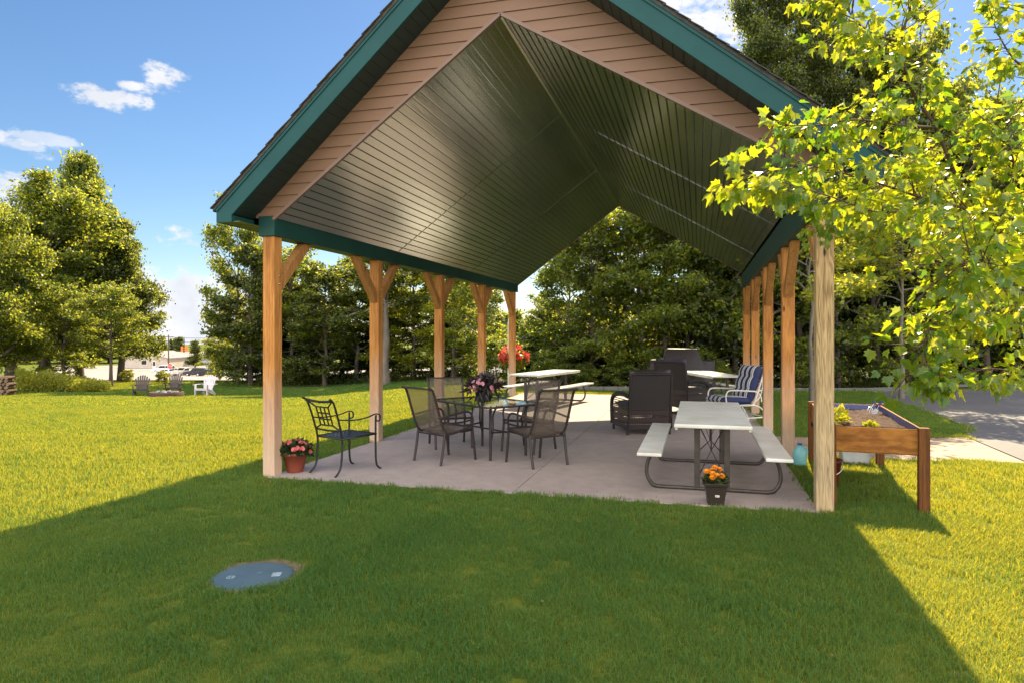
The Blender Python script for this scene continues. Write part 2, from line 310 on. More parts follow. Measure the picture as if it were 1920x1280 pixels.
# ------------------------------------------------------------------ mesh builder
class MB:
    def __init__(s): s.v = []; s.f = []; s.sm = []; s.uv = None
    def add(s, vs, fs, smooth=False, T=None):
        o = len(s.v)
        for p in vs: s.v.append(tuple(T @ Vector(p)) if T is not None else tuple(p))
        for q in fs: s.f.append([i + o for i in q]); s.sm.append(smooth)
        return s
    def box(s, x0, x1, y0, y1, z0, z1, T=None):
        return s.add([(x0,y0,z0),(x1,y0,z0),(x1,y1,z0),(x0,y1,z0),(x0,y0,z1),(x1,y0,z1),(x1,y1,z1),(x0,y1,z1)],
                     [(0,3,2,1),(4,5,6,7),(0,1,5,4),(1,2,6,5),(2,3,7,6),(3,0,4,7)], False, T)
    def bar(s, a, b, w, h, up=(0,0,1)):
        a, b = Vector(a), Vector(b); d = (b - a); L = d.length; d.normalize(); u = Vector(up)
        x = d.cross(u)
        if x.length < 1e-4: x = d.cross(Vector((1,0,0)))
        x.normalize(); z = x.cross(d)
        T = Matrix(((x.x, d.x, z.x, a.x), (x.y, d.y, z.y, a.y), (x.z, d.z, z.z, a.z), (0,0,0,1)))
        return s.box(-w/2, w/2, 0, L, -h/2, h/2, T)
    def tube(s, pts, r, n=8, cap=True, flat=1.0):
        pts = [Vector(p) for p in pts]; m = len(pts); rr = r if isinstance(r, (list, tuple)) else [r] * m
        vs = []; fs = []; prev = None
        for i, p in enumerate(pts):
            d = (pts[min(i+1, m-1)] - pts[max(i-1, 0)]).normalized()
            if prev is None:
                a = Vector((0,0,1)) if abs(d.z) < .9 else Vector((1,0,0)); x = d.cross(a).normalized()
            else: x = (prev - d * prev.dot(d)); x = x.normalized() if x.length > 1e-5 else d.cross(Vector((1,0,0))).normalized()
            prev = x; y = d.cross(x)
            for k in range(n):
                t = 2 * math.pi * k / n; vs.append(p + x * math.cos(t) * rr[i] + y * math.sin(t) * rr[i] * flat)
        for i in range(m - 1):
            for k in range(n): fs.append((i*n+k, i*n+(k+1) % n, (i+1)*n+(k+1) % n, (i+1)*n+k))
        s.add(vs, fs, True)
        if cap: s.add(vs[:n], [tuple(range(n))[::-1]]); s.add(vs[-n:], [tuple(range(n))])
        return s
    def lathe(s, prof, n=24, c=(0,0,0), closed=False):
        vs = []; fs = []
        for (r, z) in prof:
            for k in range(n):
                t = 2*math.pi*k/n; vs.append((c[0]+r*math.cos(t), c[1]+r*math.sin(t), c[2]+z))
        for i in range(len(prof)-1):
            for k in range(n): fs.append((i*n+k, i*n+(k+1) % n, (i+1)*n+(k+1) % n, (i+1)*n+k))
        return s.add(vs, fs, True)
    def prism(s, poly, a, b, axis='y'):     # poly in the other two axes
        n = len(poly)
        def P(p, q):
            return {'y': (p[0], q, p[1]), 'z': (p[0], p[1], q), 'x': (q, p[0], p[1])}[axis]
        vs = [P(p, a) for p in poly] + [P(p, b) for p in poly]
        return s.add(vs, [tuple(range(n)), tuple(range(n, 2*n))[::-1]] + [(i, i+n, (i+1) % n + n, (i+1) % n) for i in range(n)])
    def mesh(s, name):
        me = bpy.data.meshes.new(name); me.from_pydata(s.v, [], s.f); me.polygons.foreach_set('use_smooth', s.sm); 
        bm = bmesh.new(); bm.from_mesh(me); bmesh.ops.recalc_face_normals(bm, faces=bm.faces); bm.to_mesh(me); bm.free(); me.update(); return me
    def build(s, name, m, parent=None, bevel=0, seg=2, loc=None, me=None):
        me = me or s.mesh(name); o = bpy.data.objects.new(name, me); COL.objects.link(o)
        if not me.materials: me.materials.append(M[m] if isinstance(m, str) else m)
        if parent: o.parent = parent
        if loc is not None: o.location = loc
        if bevel:
            b = o.modifiers.new('bevel', 'BEVEL'); b.width = bevel; b.segments = seg; b.limit_method = 'ANGLE'; b.angle_limit = R(50)
        return o
def tag(o, label=None, cat=None, group=None, kind=None):
    if label: o['label'] = label
    if cat: o['category'] = cat
    if group: o['group'] = group
    if kind: o['kind'] = kind
    return o
def empty(name, loc, rz=0, label=None, cat=None, group=None):
    o = bpy.data.objects.new(name, None); COL.objects.link(o); o.location = loc; o.rotation_euler = (0, 0, rz); o.empty_display_size = .1
    return tag(o, label, cat, group)
def copy_tree(o, loc=None, rz=None, label=None, parent=None, sc=None):
    c = o.copy(); COL.objects.link(c)
    if parent: c.parent = parent
    if loc is not None: c.location = loc
    if rz is not None: c.rotation_euler = (c.rotation_euler[0], c.rotation_euler[1], rz)
    if sc is not None: c.scale = (sc, sc, sc) if not isinstance(sc, tuple) else sc
    if label: c['label'] = label
    for ch in list(o.children): copy_tree(ch, parent=c)
    return c
def arc(c, r, a0, a1, n, plane='xz', off=0):
    o = []
    for i in range(n+1):
        t = R(a0 + (a1-a0)*i/n); p, q = c[0]+r*math.cos(t), c[1]+r*math.sin(t)
        o.append((p, off, q) if plane == 'xz' else ((off, p, q) if plane == 'yz' else (p, q, off)))
    return o
def smooth_path(pts, n=6):      # Catmull-Rom
    pts = [Vector(p) for p in pts]; P = [pts[0]] + pts + [pts[-1]]; out = []
    for i in range(1, len(P)-2):
        a, b, c, d = P[i-1], P[i], P[i+1], P[i+2]
        for k in range(n):
            t = k / n; out.append(.5*((2*b)+(-a+c)*t+(2*a-5*b+4*c-d)*t*t+(-a+3*b-3*c+d)*t**3))
    out.append(pts[-1]); return out
def rawmesh(name, V, Fq, m, parent=None, smooth=False, loc=None):   # V (n,3) array, Fq (k,c) index array
    me = bpy.data.meshes.new(name); k, c = Fq.shape
    me.vertices.add(len(V)); me.vertices.foreach_set('co', V.astype(np.float32).ravel())
    me.loops.add(k*c); me.loops.foreach_set('vertex_index', Fq.astype(np.int32).ravel())
    me.polygons.add(k); me.polygons.foreach_set('loop_start', np.arange(0, k*c, c, dtype=np.int32)); me.polygons.foreach_set('loop_total', np.full(k, c, dtype=np.int32))
    me.update(calc_edges=True); me.validate()
    o = bpy.data.objects.new(name, me); COL.objects.link(o); me.materials.append(M[m] if isinstance(m, str) else m)
    if parent: o.parent = parent
    if loc is not None: o.location = loc
    return o

# ------------------------------------------------------------------ ground
def axis(lo, hi, c0, c1, fine):
    a = list(np.arange(c0, c1, fine)); x = c0; st = fine
    while x > lo: st *= 1.18; x -= st; a.insert(0, x)
    x = a[-1]; st = fine
    while x < hi: st *= 1.18; x += st; a.append(x)
    return np.array(a)
gx = axis(-500, 500, -40, 16, 1.0); gy = axis(-30, 900, -8, 60, 1.0)
V = np.array([(x, y, H(x, y)) for y in gy for x in gx]); nx = len(gx)
Fq = np.array([(j*nx+i, j*nx+i+1, (j+1)*nx+i+1, (j+1)*nx+i) for j in range(len(gy)-1) for i in range(nx-1)])
g = rawmesh('lawn', V, Fq, 'ground'); g.data.polygons.foreach_set('use_smooth', [True]*len(Fq)); tag(g, 'mown green lawn rolling down to the left', 'lawn', kind='structure')
def drape(name, poly, dz, m, step=2.0, thick=0.0, kind='structure'):
    bm = bmesh.new(); bm.faces.new([bm.verts.new((x, y, 0)) for x, y in poly])
    xs = [p[0] for p in poly]; ys = [p[1] for p in poly]
    for ax, lo, hi in ((0, min(xs), max(xs)), (1, min(ys), max(ys))):
        q = math.ceil(lo/step)*step
        while q < hi:
            no = (1,0,0) if ax == 0 else (0,1,0); co = (q,0,0) if ax == 0 else (0,q,0)
            bmesh.ops.bisect_plane(bm, geom=bm.verts[:]+bm.edges[:]+bm.faces[:], plane_co=co, plane_no=no); q += step
    for v in bm.verts: v.co.z = H(v.co.x, v.co.y) + dz
    if thick:
        r = bmesh.ops.extrude_face_region(bm, geom=bm.faces[:]); 
        for v in [e for e in r['geom'] if isinstance(e, bmesh.types.BMVert)]: v.co.z -= thick
    bmesh.ops.recalc_face_normals(bm, faces=bm.faces)
    if not thick:
        for f in bm.faces:
            if f.normal.z < 0: f.normal_flip()
    me = bpy.data.meshes.new(name); bm.to_mesh(me); bm.free(); me.materials.append(M[m])
    o = bpy.data.objects.new(name, me); COL.objects.link(o); tag(o, kind=kind); return o
slabpoly = [(-2.98,-.07),(2.93,-.07),(2.93,11.75),(-2.98,11.75)]
sl = MB()                        # patio: four pours with tooled joints between
js = [-.07, 3.86, 7.8, 11.75]; xs_ = [-2.98, -.02, 2.93]
for i in range(3):
    for j in range(2): sl.box(xs_[j]+.004, xs_[j+1]-.004, js[i]+.004, js[i+1]-.004, -.15, .012)
p = sl.build('patio_slab', 'concrete', bevel=.006); tag(p, 'concrete patio slab under the pavilion', 'patio', kind='structure')
MB().box(-2.96, 2.91, -.05, 11.73, -.16, .003).build('patio_joint_bed', 'curb')['kind'] = 'structure'
drape('footpath', [(2.95,3.55),(4.1,3.02),(5.2,3.2),(5.9,3.25),(5.98,5.5),(5.3,5.3),(4.5,4.85),(2.95,4.85)], .012, 'path', 1)
roadpoly = [(5.92,3.25),(6.0,5.5),(6.46,7.1),(6.57,9),(6.55,14),(6.9,16.8),(8,18.9),(9.4,20.3),(14,23.5),(24,27),(45,28),(45,-3),(12,1.5)]
drape('driveway', roadpoly, .016, 'asphalt', 1)
def P2(u, Z): q = at(u, CY, Z); return (q.x, q.y)
drape('parking_lot', [P2(60,52),P2(300,47),P2(480,47),P2(760,58),P2(1100,72),P2(1250,150),P2(900,230),P2(100,200),P2(-100,90)], .12, 'lot', 4)
drape('woodland_floor', [P2(480,40),P2(700,40.5),P2(900,36),P2(965,29),P2(1080,25.5),P2(1240,25),P2(1420,23.8),P2(1600,23.2),P2(1720,26),P2(1930,29.5),P2(2200,30),P2(2200,75),P2(1300,75),P2(990,50),P2(900,56),P2(700,56),P2(500,48)], .03, 'forest', 2)
cp = [P2(1000,26.5),P2(1080,25.6),P2(1240,25),P2(1420,23.8),P2(1600,23.2),P2(1660,24.5),P2(1720,26),P2(1800,28),P2(1930,29.5),P2(2100,30)]
cb = MB()
for i in range(len(cp)-1):
    for k in range(6):
        a = Vector(cp[i]).lerp(Vector(cp[i+1]), k/6); b = Vector(cp[i]).lerp(Vector(cp[i+1]), (k+.985)/6)
        cb.bar((a.x, a.y, H(*a)+.05), (b.x, b.y, H(*b)+.05), .15, .16)
tag(cb.build('curb', 'curb', bevel=.01), kind='structure')
def in_poly(x, y, poly):
    c = False; n = len(poly); j = n-1
    for i in range(n):
        if (poly[i][1] > y) != (poly[j][1] > y) and x < (poly[j][0]-poly[i][0])*(y-poly[i][1])/(poly[j][1]-poly[i][1])+poly[i][0]: c = not c
        j = i
    return c

# ------------------------------------------------------------------ pavilion
PITCH_L, PITCH_R, AP, AZ0 = .92, .80, -.15, 6.03
def roofz(s): return AZ0 - (PITCH_L*(AP-s) if s < AP else PITCH_R*(s-AP))
CP_, CZ, CML, CMR = -.16, 5.0, .742, .60
def ceilz(s): return CZ - (CML*(CP_-s) if s < CP_ else CMR*(s-CP_))
EL_, ER_ = -3.37, 3.38; TF, TB = -.40, 11.3; TG0, TG1 = 0.0, 10.9
pav = empty('pavilion', (0,0,0), 0, 'open timber pavilion with teal roof trim and green board ceiling over the patio', 'pavilion')
WO, PW = 3.056, .155
posts = []
def postmesh():
    b = MB(); b.box(-PW/2, PW/2, -PW/2, PW/2, -.12, 2.79); return b.mesh('post')
pm = postmesh(); pm.materials.append(M['post']); pm2 = pm.copy(); pm2.materials.clear(); pm2.materials.append(M['weather'])
BAY = 2.654
for side in (-1, 1):
    for i in range(5):
        o = bpy.data.objects.new('post', pm2 if (side == 1 and i == 0) else pm); COL.objects.link(o); o.parent = pav; o.location = (side*(WO-PW/2), i*BAY+PW/2, 0); o.rotation_euler = (0,0,R(90*((i*7+side) % 4)))
        bv = o.modifiers.new('bevel', 'BEVEL'); bv.width = .008; bv.segments = 2
        if side == 1 and i == 0: o['label'] = 'weathered pale post with strong grain at the front right corner'
# knee braces (one mesh, mirrored by rotation)
def bracemesh(w):
    b = MB(); a = Vector((0, .06, 2.16)); e = Vector((0, .74, 2.84)); d = (e-a).normalized(); h = .065
    poly = [(PW/2, 2.14), (PW/2, 2.29), (.55, 2.788), (.72, 2.788), (PW/2+.004, 2.14)]
    b.prism([(PW/2, 2.13), (.76, 2.787), (.585, 2.787), (PW/2, 2.30)], -w/2, w/2, 'x'); return b.mesh('knee_brace')
bmesh_ = bracemesh(.105); bmesh_.materials.append(M['brace'])
for side in (-1, 1):
    for i in range(5):
        for dr in (1, -1):
            if (i == 0 and dr == -1) or (i == 4 and dr == 1): continue
            o = bpy.data.objects.new('knee_brace', bmesh_); COL.objects.link(o); o.parent = pav; o.location = (side*(WO-PW/2), i*BAY+PW/2, 0); o.rotation_euler = (0,0,0 if dr == 1 else math.pi)
            bv = o.modifiers.new('bevel', 'BEVEL'); bv.width = .006; bv.segments = 2
for side in (-1, 1):
    for i in range(5):
        for q in (2.34, 2.24):
            b = MB(); px = side*(WO-PW/2); fx = px-side*(PW/2+.001); b.lathe([(0,0),(.011,0),(.011,.006),(.006,.009),(0,.009)], 8)
            b.v = [(fx-side*z, i*BAY+PW/2+x+.02, q+y) for x, y, z in b.v]
            b.build('bolt_head', 'chrome', pav)
for side in (-1, 1):
    x0, x1 = (-3.09, -2.88) if side == -1 else (2.88, 3.09)
    z1 = 3.02 if side == -1 else 3.13
    MB().box(x0, x1, TG0-.03, TG1+.03, 2.79, z1).build('beam', 'tealdark', pav, .004)
# ceiling boards with real V grooves
def ceiling(side):
    b = MB(); s0 = CP_; s1 = -2.875 if side == -1 else 2.875; L = math.hypot(s1-s0, ceilz(s1)-ceilz(s0)); n = int(L/.104)
    prof = []
    nx_, nz_ = (ceilz(s1)-ceilz(s0))/L, -(s1-s0)/L
    if nz_ > 0: nx_, nz_ = -nx_, -nz_
    for i in range(n+1):
        for dd, off in ((-.011, 0), (-.008, .020), (.006, .020), (.009, .004)):
            t = max(0, min(1, (i/n) + dd/L)); s = s0+(s1-s0)*t
            prof.append((s - nx_*off, ceilz(s) - nz_*off))
    segs = [TG0+.004, 3.30, 6.96, TG1-.004]
    for a, e in zip(segs[:-1], segs[1:]):
        vs = [(p[0], a+.004, p[1]) for p in prof] + [(p[0], e-.004, p[1]) for p in prof]; m = len(prof)
        b.add(vs, [(k, k+1, m+k+1, m+k) for k in range(m-1)])
    # flat backing above so no light leaks through the seams
    bk = [(s0, ceilz(s0)+.03), (s1, ceilz(s1)+.03)]
    b.add([(bk[0][0], TG0, bk[0][1]), (bk[1][0], TG0, bk[1][1]), (bk[1][0], TG1, bk[1][1]), (bk[0][0], TG1, bk[0][1])], [(0,1,2,3)])
    o = b.build('ceiling_panel', 'ceiling', pav)
    for q in segs[1:-1]:
        j = MB(); pa = Vector((s0, q, ceilz(s0)-.003)); pb = Vector((s1, q, ceilz(s1)-.003)); j.bar(pa, pb, .012, .004, up=(nx_, 0, nz_)); j.build('seam_strip', 'ceiling', o)
    return o
ceiling(-1); ceiling(1)
MB().bar((CP_, TG0, CZ-.004), (CP_, TG1, CZ-.004), .03, .012).build('ridge_trim', 'ceiling', pav)
# gables with lapped siding
def gable(y, dr):
    b = MB(); ex = .127; z = 3.0
    so_ = lambda z: (AP - (5.80 - z)/.92, AP + (5.80 - z)/.78)
    def inner(z): return (CP_ - (CZ - z)/CML, CP_ + (CZ - z)/CMR)
    while z < 5.78:
        z0, z1 = z, min(z+ex, 5.79)
        o0, o1 = so_(z0), so_(z1)
        o0 = (max(o0[0], -3.12), min(o0[1], 3.12)); o1 = (max(o1[0], -3.12), min(o1[1], 3.12))
        pieces = []
        if z1 <= CZ:
            i0, i1 = inner(z0), inner(z1); pieces = [(o0[0], i0[0], i1[0], o1[0]), (i0[1], o0[1], o1[1], i1[1])]
            if i0[1] > 3.1: pieces = pieces[:1] + ([(min(i0[1],3.12), o0[1], o1[1], min(i1[1],3.12))] if i1[1] < 3.12 else [])
        else:
            i0 = inner(z0) if z0 < CZ else None
            if i0: pieces = [(o0[0], i0[0], CP_, o1[0]), (i0[1], o0[1], o1[1], CP_)]
            else: pieces = [(o0[0], o0[1], o1[1], o1[0])]
        for a0, b0, b1, a1 in pieces:
            yo = y - dr*.014
            b.add([(a0, yo, z0), (b0, yo, z0), (b1, y, z1), (a1, y, z1)], [(0,1,2,3)])
            b.add([(a0, yo, z0), (b0, yo, z0), (b0, y+dr*.002, z0+.002), (a0, y+dr*.002, z0+.002)], [(0,1,2,3)])
        z += ex
    gs = b.build('gable_siding', 'siding', pav)
    t = MB()
    for s1 in (-2.9, 2.9):
        t.bar((CP_, y-dr*.012, CZ+.012), (s1, y-dr*.012, ceilz(s1)+.012), .04, .035, up=(0, dr, 0) if False else (0,0,1))
    for s1, sl_ in ((-3.1, .92), (3.1, .78)):
        t.bar((AP, y-dr*.012, 5.79), (s1, y-dr*.012, 5.79-abs(s1-AP)*sl_), .035, .03)
    t.box(-3.125, -3.09, y-.03 if dr > 0 else y-.01, y+.01 if dr > 0 else y+.03, 3.0, 3.10)
    t.build('trim', 'trim', gs)
gable(TG0, 1); gable(TG1, -1)
# roof deck, shingles, fascia, soffits
rf = MB()
for (s0, s1) in ((AP, EL_-.03), (AP, ER_+.03)):
    rf.prism([(s0, roofz(s0)+.02), (s1, roofz(s1)+.02), (s1, roofz(s1)-.02), (s0, roofz(s0)-.02)], TF-.02, TB+.02, 'y')
roof = rf.build('roof', 'shingle', pav)
sh = MB(); rnd = random.Random(3)
for s1, m_ in ((EL_-.05, PITCH_L), (ER_+.05, PITCH_R)):
    L = math.hypot(s1-AP, roofz(s1)-AZ0); n = int(L/.14)
    for i in range(n):
        ta, tb_ = i/n, min(1, (i+1.25)/n)
        sa, sb = AP+(s1-AP)*ta, AP+(s1-AP)*tb_; e = rnd.uniform(.0, .02)
        sh.prism([(sa, roofz(sa)+.024), (sb, roofz(sb)+.040), (sb, roofz(sb)+.030), (sa, roofz(sa)+.016)], TF-.03-e, TB+.03, 'y')
sh.build('shingles', 'shingle', roof)
def rake(y, dr):
    b = MB(); T0, T1 = (y, y+.03) if dr > 0 else (y-.03, y)
    for s1 in (EL_, ER_):
        if s1 < 0: poly = [(AP, AZ0-.02), (s1, roofz(s1)-.02), (s1, 2.90), (s1+.20, 2.90), (s1+.20, roofz(s1+.2)-.275), (AP, AZ0-.29)]
        else: poly = [(AP, AZ0-.02), (s1, roofz(s1)-.02), (s1, 2.98), (s1-.20, 2.98), (s1-.20, roofz(s1-.2)-.275), (AP, AZ0-.275)]
        b.prism(poly, T0, T1, 'y')
    o = b.build('rake_fascia', 'teal', pav, .003)
    d = MB()
    for s1 in (EL_, ER_):    # raised drip strip under the shingles
        d.bar((AP, y-dr*.006, AZ0-.035), (s1, y-dr*.006, roofz(s1)-.035), .012, .035)
    d.build('drip_edge', 'teal', o)
rake(TF, 1); rake(TB, -1)
for side, e in ((-1, EL_), (1, ER_)):
    zb_ = 2.90 if side < 0 else 2.98
    MB().box(min(e, e-side*.03)+ (0 if side<0 else 0), max(e, e-side*.03), TF+.031, TB-.031, zb_, roofz(e)-.02).build('eave_fascia', 'teal', pav, .003)
    b = MB(); xa, xb = sorted((e-side*.031, side*3.091))
    b.box(xa, xb, TF+.031, TB-.031, zb_+.004, zb_+.014)
    k = TF+.1
    while k < TB-.1: b.box(xa, xb, k, k+.006, zb_-.001, zb_+.004); k += .1
    b.build('eave_soffit', 'olive', pav)
for (ya, yb) in ((TF+.031, TG0-.016), (TG1+.016, TB-.031)):      # rake soffit between fascia and gable
    for s1, off in ((EL_+.2, .27), (ER_-.2, .27)):
        n = 34; b = MB()
        for i in range(n):
            ta, tb_ = i/n, (i+.93)/n; sa, sb = AP+(s1-AP)*ta, AP+(s1-AP)*tb_
            b.prism([(sa, roofz(sa)-off), (sb, roofz(sb)-off), (sb, roofz(sb)-off+.012), (sa, roofz(sa)-off+.012)], ya, yb, 'y')
        b.prism([(AP, AZ0-off+.006), (s1, roofz(s1)-off+.006), (s1, roofz(s1)-off+.02), (AP, AZ0-off+.02)], ya, yb, 'y')
        b.build('rake_soffit', 'soffit', pav)
    for side, e in ((-1, EL_), (1, ER_)):                        # inner cheek of the boxed eave end
        zb_ = 2.90 if side < 0 else 2.98; x = e-side*.2
        MB().box(min(x, x-side*.01), max(x, x-side*.01), ya, yb, zb_+.016, roofz(x)-.275).build('eave_cheek', 'tealdark', pav)
# ------------------------------------------------------------------ curved-leg picnic tables
def picnic(loc, rz, label, dirt=0):
    t = empty('picnic_table', loc, rz, label, 'picnic table', 'folding plastic picnic tables on the patio')
    b = MB(); b.box(-.375, .375, -1.22, 1.22, .705, .745); top = b.build('tabletop', 'plastic', t, .012, 3)
    rm = MB()
    for s in (-1, 1): rm.box(s*.352-.012, s*.352+.012, -1.2, 1.2, .685, .7045)
    rm.build('under_rib', 'plastic', top)
    for s in (-1, 1):
        x = s*.62
        be = MB(); be.box(x-.125, x+.125, -1.22, 1.22, .405, .44); be.build('bench', 'plastic', t, .01, 3)
    for y in (-.80, .80):
        pts = [(-.60, y, .40)] + [(-.655, y, .30), (-.675, y, .17), (-.64, y, .07), (-.56, y, .022), (-.3, y, .02), (0, y, .02), (.3, y, .02), (.56, y, .022), (.64, y, .07), (.675, y, .17), (.655, y, .30), (.60, y, .40)]
        MB().tube(smooth_path(pts, 4), .021, 10).build('leg', 'greytube', t)
        up = MB()
        for x in (-.15, .15): MB().box(x-.03, x+.03, y-.025, y+.025, .03, .704).build('upright', 'greytube', t, .006)
        br = MB(); sgn = 1 if y < 0 else -1
        for x in (-.6, .6): MB().bar((x*1.1, y, .395), (x*.85, y, .395), .03, .018).build('bench_bracket', 'greytube', t)
        br.tube([(-.12, y+sgn*.03, .66), (0, y+sgn*.42, .36), (.12, y+sgn*.03, .66)], .008, 6)
        br.tube([(-.13, y+sgn*.02, .16), (0, y+sgn*.42, .36), (.13, y+sgn*.02, .16)], .008, 6)
        br.tube([(0, y+sgn*.42, .36), (0, y+sgn*.62, .70)], .009, 6)
        br.build('brace', 'greytube', t)
    return t
picnic((1.98,1.37,.012), 0, 'white picnic table nearest the camera, square pot at its foot')
picnic((-1.68,9.05,.012), R(-13), 'sunlit white picnic table at the back left of the patio by the hanging basket')
picnic((2.05,9.72,.012), R(20), 'white picnic table in front of the covered grill')

# ------------------------------------------------------------------ patio dining set
def sling_chair(loc, rz, label):
    t = empty('patio_chair', loc, rz, label, 'chair', 'brown sling chairs round the glass table')
    rail = [(.27,.44),(.10,.415),(-.10,.385),(-.20,.40),(-.27,.52),(-.34,.72),(-.41,.92),(-.45,.965),(-.485,.97)]
    for s in (-1, 1):
        x = s*.265
        MB().tube(smooth_path([(x, a, z) for a, z in rail], 4), .017, 8).build('side_rail', 'bronze', t)
        MB().tube(smooth_path([(x, .31, 0), (x, .275, .25), (x, .25, .44)], 4), .017, 8).build('leg', 'bronze', t)
        MB().tube(smooth_path([(x, -.29, 0), (x, -.25, .2), (x, -.22, .41)], 4), .017, 8).build('leg', 'bronze', t)
        xa = s*.285
        MB().tube(smooth_path([(x, .25, .43), (xa, .24, .54), (xa, .20, .62), (xa, .12, .645), (xa, -.05, .63), (xa, -.27, .60), (x, -.32, .61)], 5), .0135, 8, flat=1.0).build('armrest', 'bronze', t)
    b = MB(); pp = smooth_path([(0, a, z) for a, z in rail], 4); n = 7; vs = []; fs = []
    for p in pp:
        for k in range(n):
            u = k/(n-1)*2-1; vs.append((u*.257, p[1], p[2]-.018*(1-u*u)*(1 if p[2] < .5 else 0) ))
    for i in range(len(pp)-1):
        for k in range(n-1): fs.append((i*n+k, i*n+k+1, (i+1)*n+k+1, (i+1)*n+k))
    b.add(vs, fs, True); b.build('sling', 'sling', t)
    for pts_ in ([(-.265, -.485, .97), (.265, -.485, .97)], [(-.26, .27, .435), (.26, .27, .435)], [(-.26, -.23, .37), (.26, -.23, .37)], smooth_path([(-.26, .24, .40), (-.1, .2, .36), (.1, .2, .36), (.26, .24, .40)], 4)):
        MB().tube(pts_, .0125, 8).build('cross_bar', 'bronze', t)
    return t
Z0 = .012
sling_chair((-1.36,1.46,Z0), R(-28), 'brown sling chair on the left with its back to the terracotta pot')
sling_chair((-.14,1.56,Z0), R(49), 'brown sling chair at the near right corner of the glass table')
sling_chair((-.48,2.52,Z0), R(162), 'brown sling chair at the far right of the glass table, facing the camera')
sling_chair((-1.70,2.58,Z0), R(-149), 'brown sling chair at the far left of the glass table, behind the left armrests')
def glass_table():
    t = empty('glass_table', (-1.0,2.13,Z0), R(-36), 'rectangular glass patio table with dark metal frame', 'table')
    hw, hd = .70, .46; r = .07
    def rr(hw, hd, r, n=5):
        o = []
        for cx, cy, a in ((hw-r, hd-r, 0), (-hw+r, hd-r, 90), (-hw+r, -hd+r, 180), (hw-r, -hd+r, 270)):
            for i in range(n+1): q = R(a+90*i/n); o.append((cx+r*math.cos(q), cy+r*math.sin(q)))
        return o
    MB().prism(rr(hw, hd, r), .709, .716, 'z').build('glass_top', 'glass', t)
    pts = [(x, y, .708) for x, y in rr(hw+.006, hd+.006, r+.006)]; pts.append(pts[0])
    MB().tube(pts, .013, 8, cap=False).build('rim', 'bronze', t)
    for sx in (-1, 1):
        for sy in (-1, 1):
            x, y = sx*.50, sy*.30
            b = MB(); b.tube(smooth_path([(x, y, 0), (x, y, .35), (x, y, .62), (x*1.1, y*1.1, .70)], 4), .019, 8)
            b.build('leg', 'bronze', t)
            c = MB(); c.tube(smooth_path([(x, y, .22), (x*.93, y*.82, .30), (x*.88, y*.7, .42), (x*.88, y*.7, .58), (x*1.02, y*.66, .70)], 4), .013, 8); c.build('leg_brace', 'bronze', t)
    b = MB(); b.tube([(-.48, 0, .34), (.48, 0, .34)], .012, 8)
    for s in (-1, 1): b.tube(smooth_path([(s*.48, -.28, .36), (s*.44, 0, .34), (s*.48, .28, .36)], 5), .012, 8)
    b.build('stretcher', 'bronze', t)
glass_table()

# ------------------------------------------------------------------ black lattice chair
def lattice_chair():
    t = empty('metal_armchair', (-2.27,.535,Z0), R(-21), 'black iron armchair with square lattice back beside the red flower pot', 'chair')
    L = lambda a, b, f: tuple(a[i]+(b[i]-a[i])*f for i in range(3))
    for s in (-1, 1):
        x = s*.225
        MB().tube(smooth_path([(x*1.03, -.36, 0), (x*1.03, -.33, .02), (x, -.27, .10), (x, -.25, .28), (x, -.25, .43), (x*1.03, -.30, .62), (x*1.06, -.37, .82), (x*1.08, -.41, .88), (x*1.1, -.45, .90)], 4), .0125, 8).build('back_leg', 'blackmetal', t)
        MB().tube(smooth_path([(x*1.12, .33, 0), (x*1.12, .30, .015), (x*1.08, .26, .08), (x*1.08, .25, .3), (x*1.08, .25, .60), (x*1.1, .255, .66)], 4), .0125, 8).build('front_leg', 'blackmetal', t)
        MB().tube(smooth_path([(x*1.02, -.31, .655), (x*1.15, -.10, .635), (x*1.12, .10, .645), (x*1.1, .24, .675), (x*1.1, .31, .655), (x*1.1, .315, .60), (x*1.1, .27, .585), (x*1.1, .25, .615)], 5), .0135, 8, flat=.6).build('armrest', 'blackmetal', t)
    def bp_(u, z):      # point on the raked back
        y = np.interp(z, [.43,.62,.82,.88], [-.25,-.30,-.37,-.41]); return (u, y, z)
    b = MB()
    b.tube(smooth_path([bp_(-.235, .88), bp_(-.12, .865), bp_(0, .86), bp_(.12, .865), bp_(.235, .88)], 4), .015, 8)
    b.tube([bp_(-.225, .52), bp_(0, .51), bp_(.225, .52)], .012, 8)
    sq = .11; z0, z1 = .575, .795
    for f in (0, 1/3, 2/3, 1):
        z = z0+(z1-z0)*f; b.tube([bp_(-sq, z), bp_(sq, z)], .0095, 6); u = -sq+2*sq*f; b.tube([bp_(u, z0), bp_(u, z1)], .0095, 6)
    for su in (-1, 1): b.tube([bp_(su*sq, z1), bp_(su*.222, .865)], .010, 6); b.tube([bp_(su*sq, z0), bp_(su*.222, .525)], .010, 6)
    b.build('lattice_back', 'blackmetal', t)
    b = MB(); pr = [(-.235,-.25,.425),(.235,-.25,.425),(.25,.25,.435),(-.25,.25,.435),(-.235,-.25,.425)]
    b.tube(pr, .012, 8)
    for k in range(1, 8):
        f = k/8; b.bar((-.24+.48*f, -.25, .428), (-.24+.48*f, .25, .436), .030, .004); b.bar((-.24, -.25+.5*f, .431), (.24, -.25+.5*f, .431), .030, .004)
    b.build('strap_seat', 'blackmetal', t)
lattice_chair()

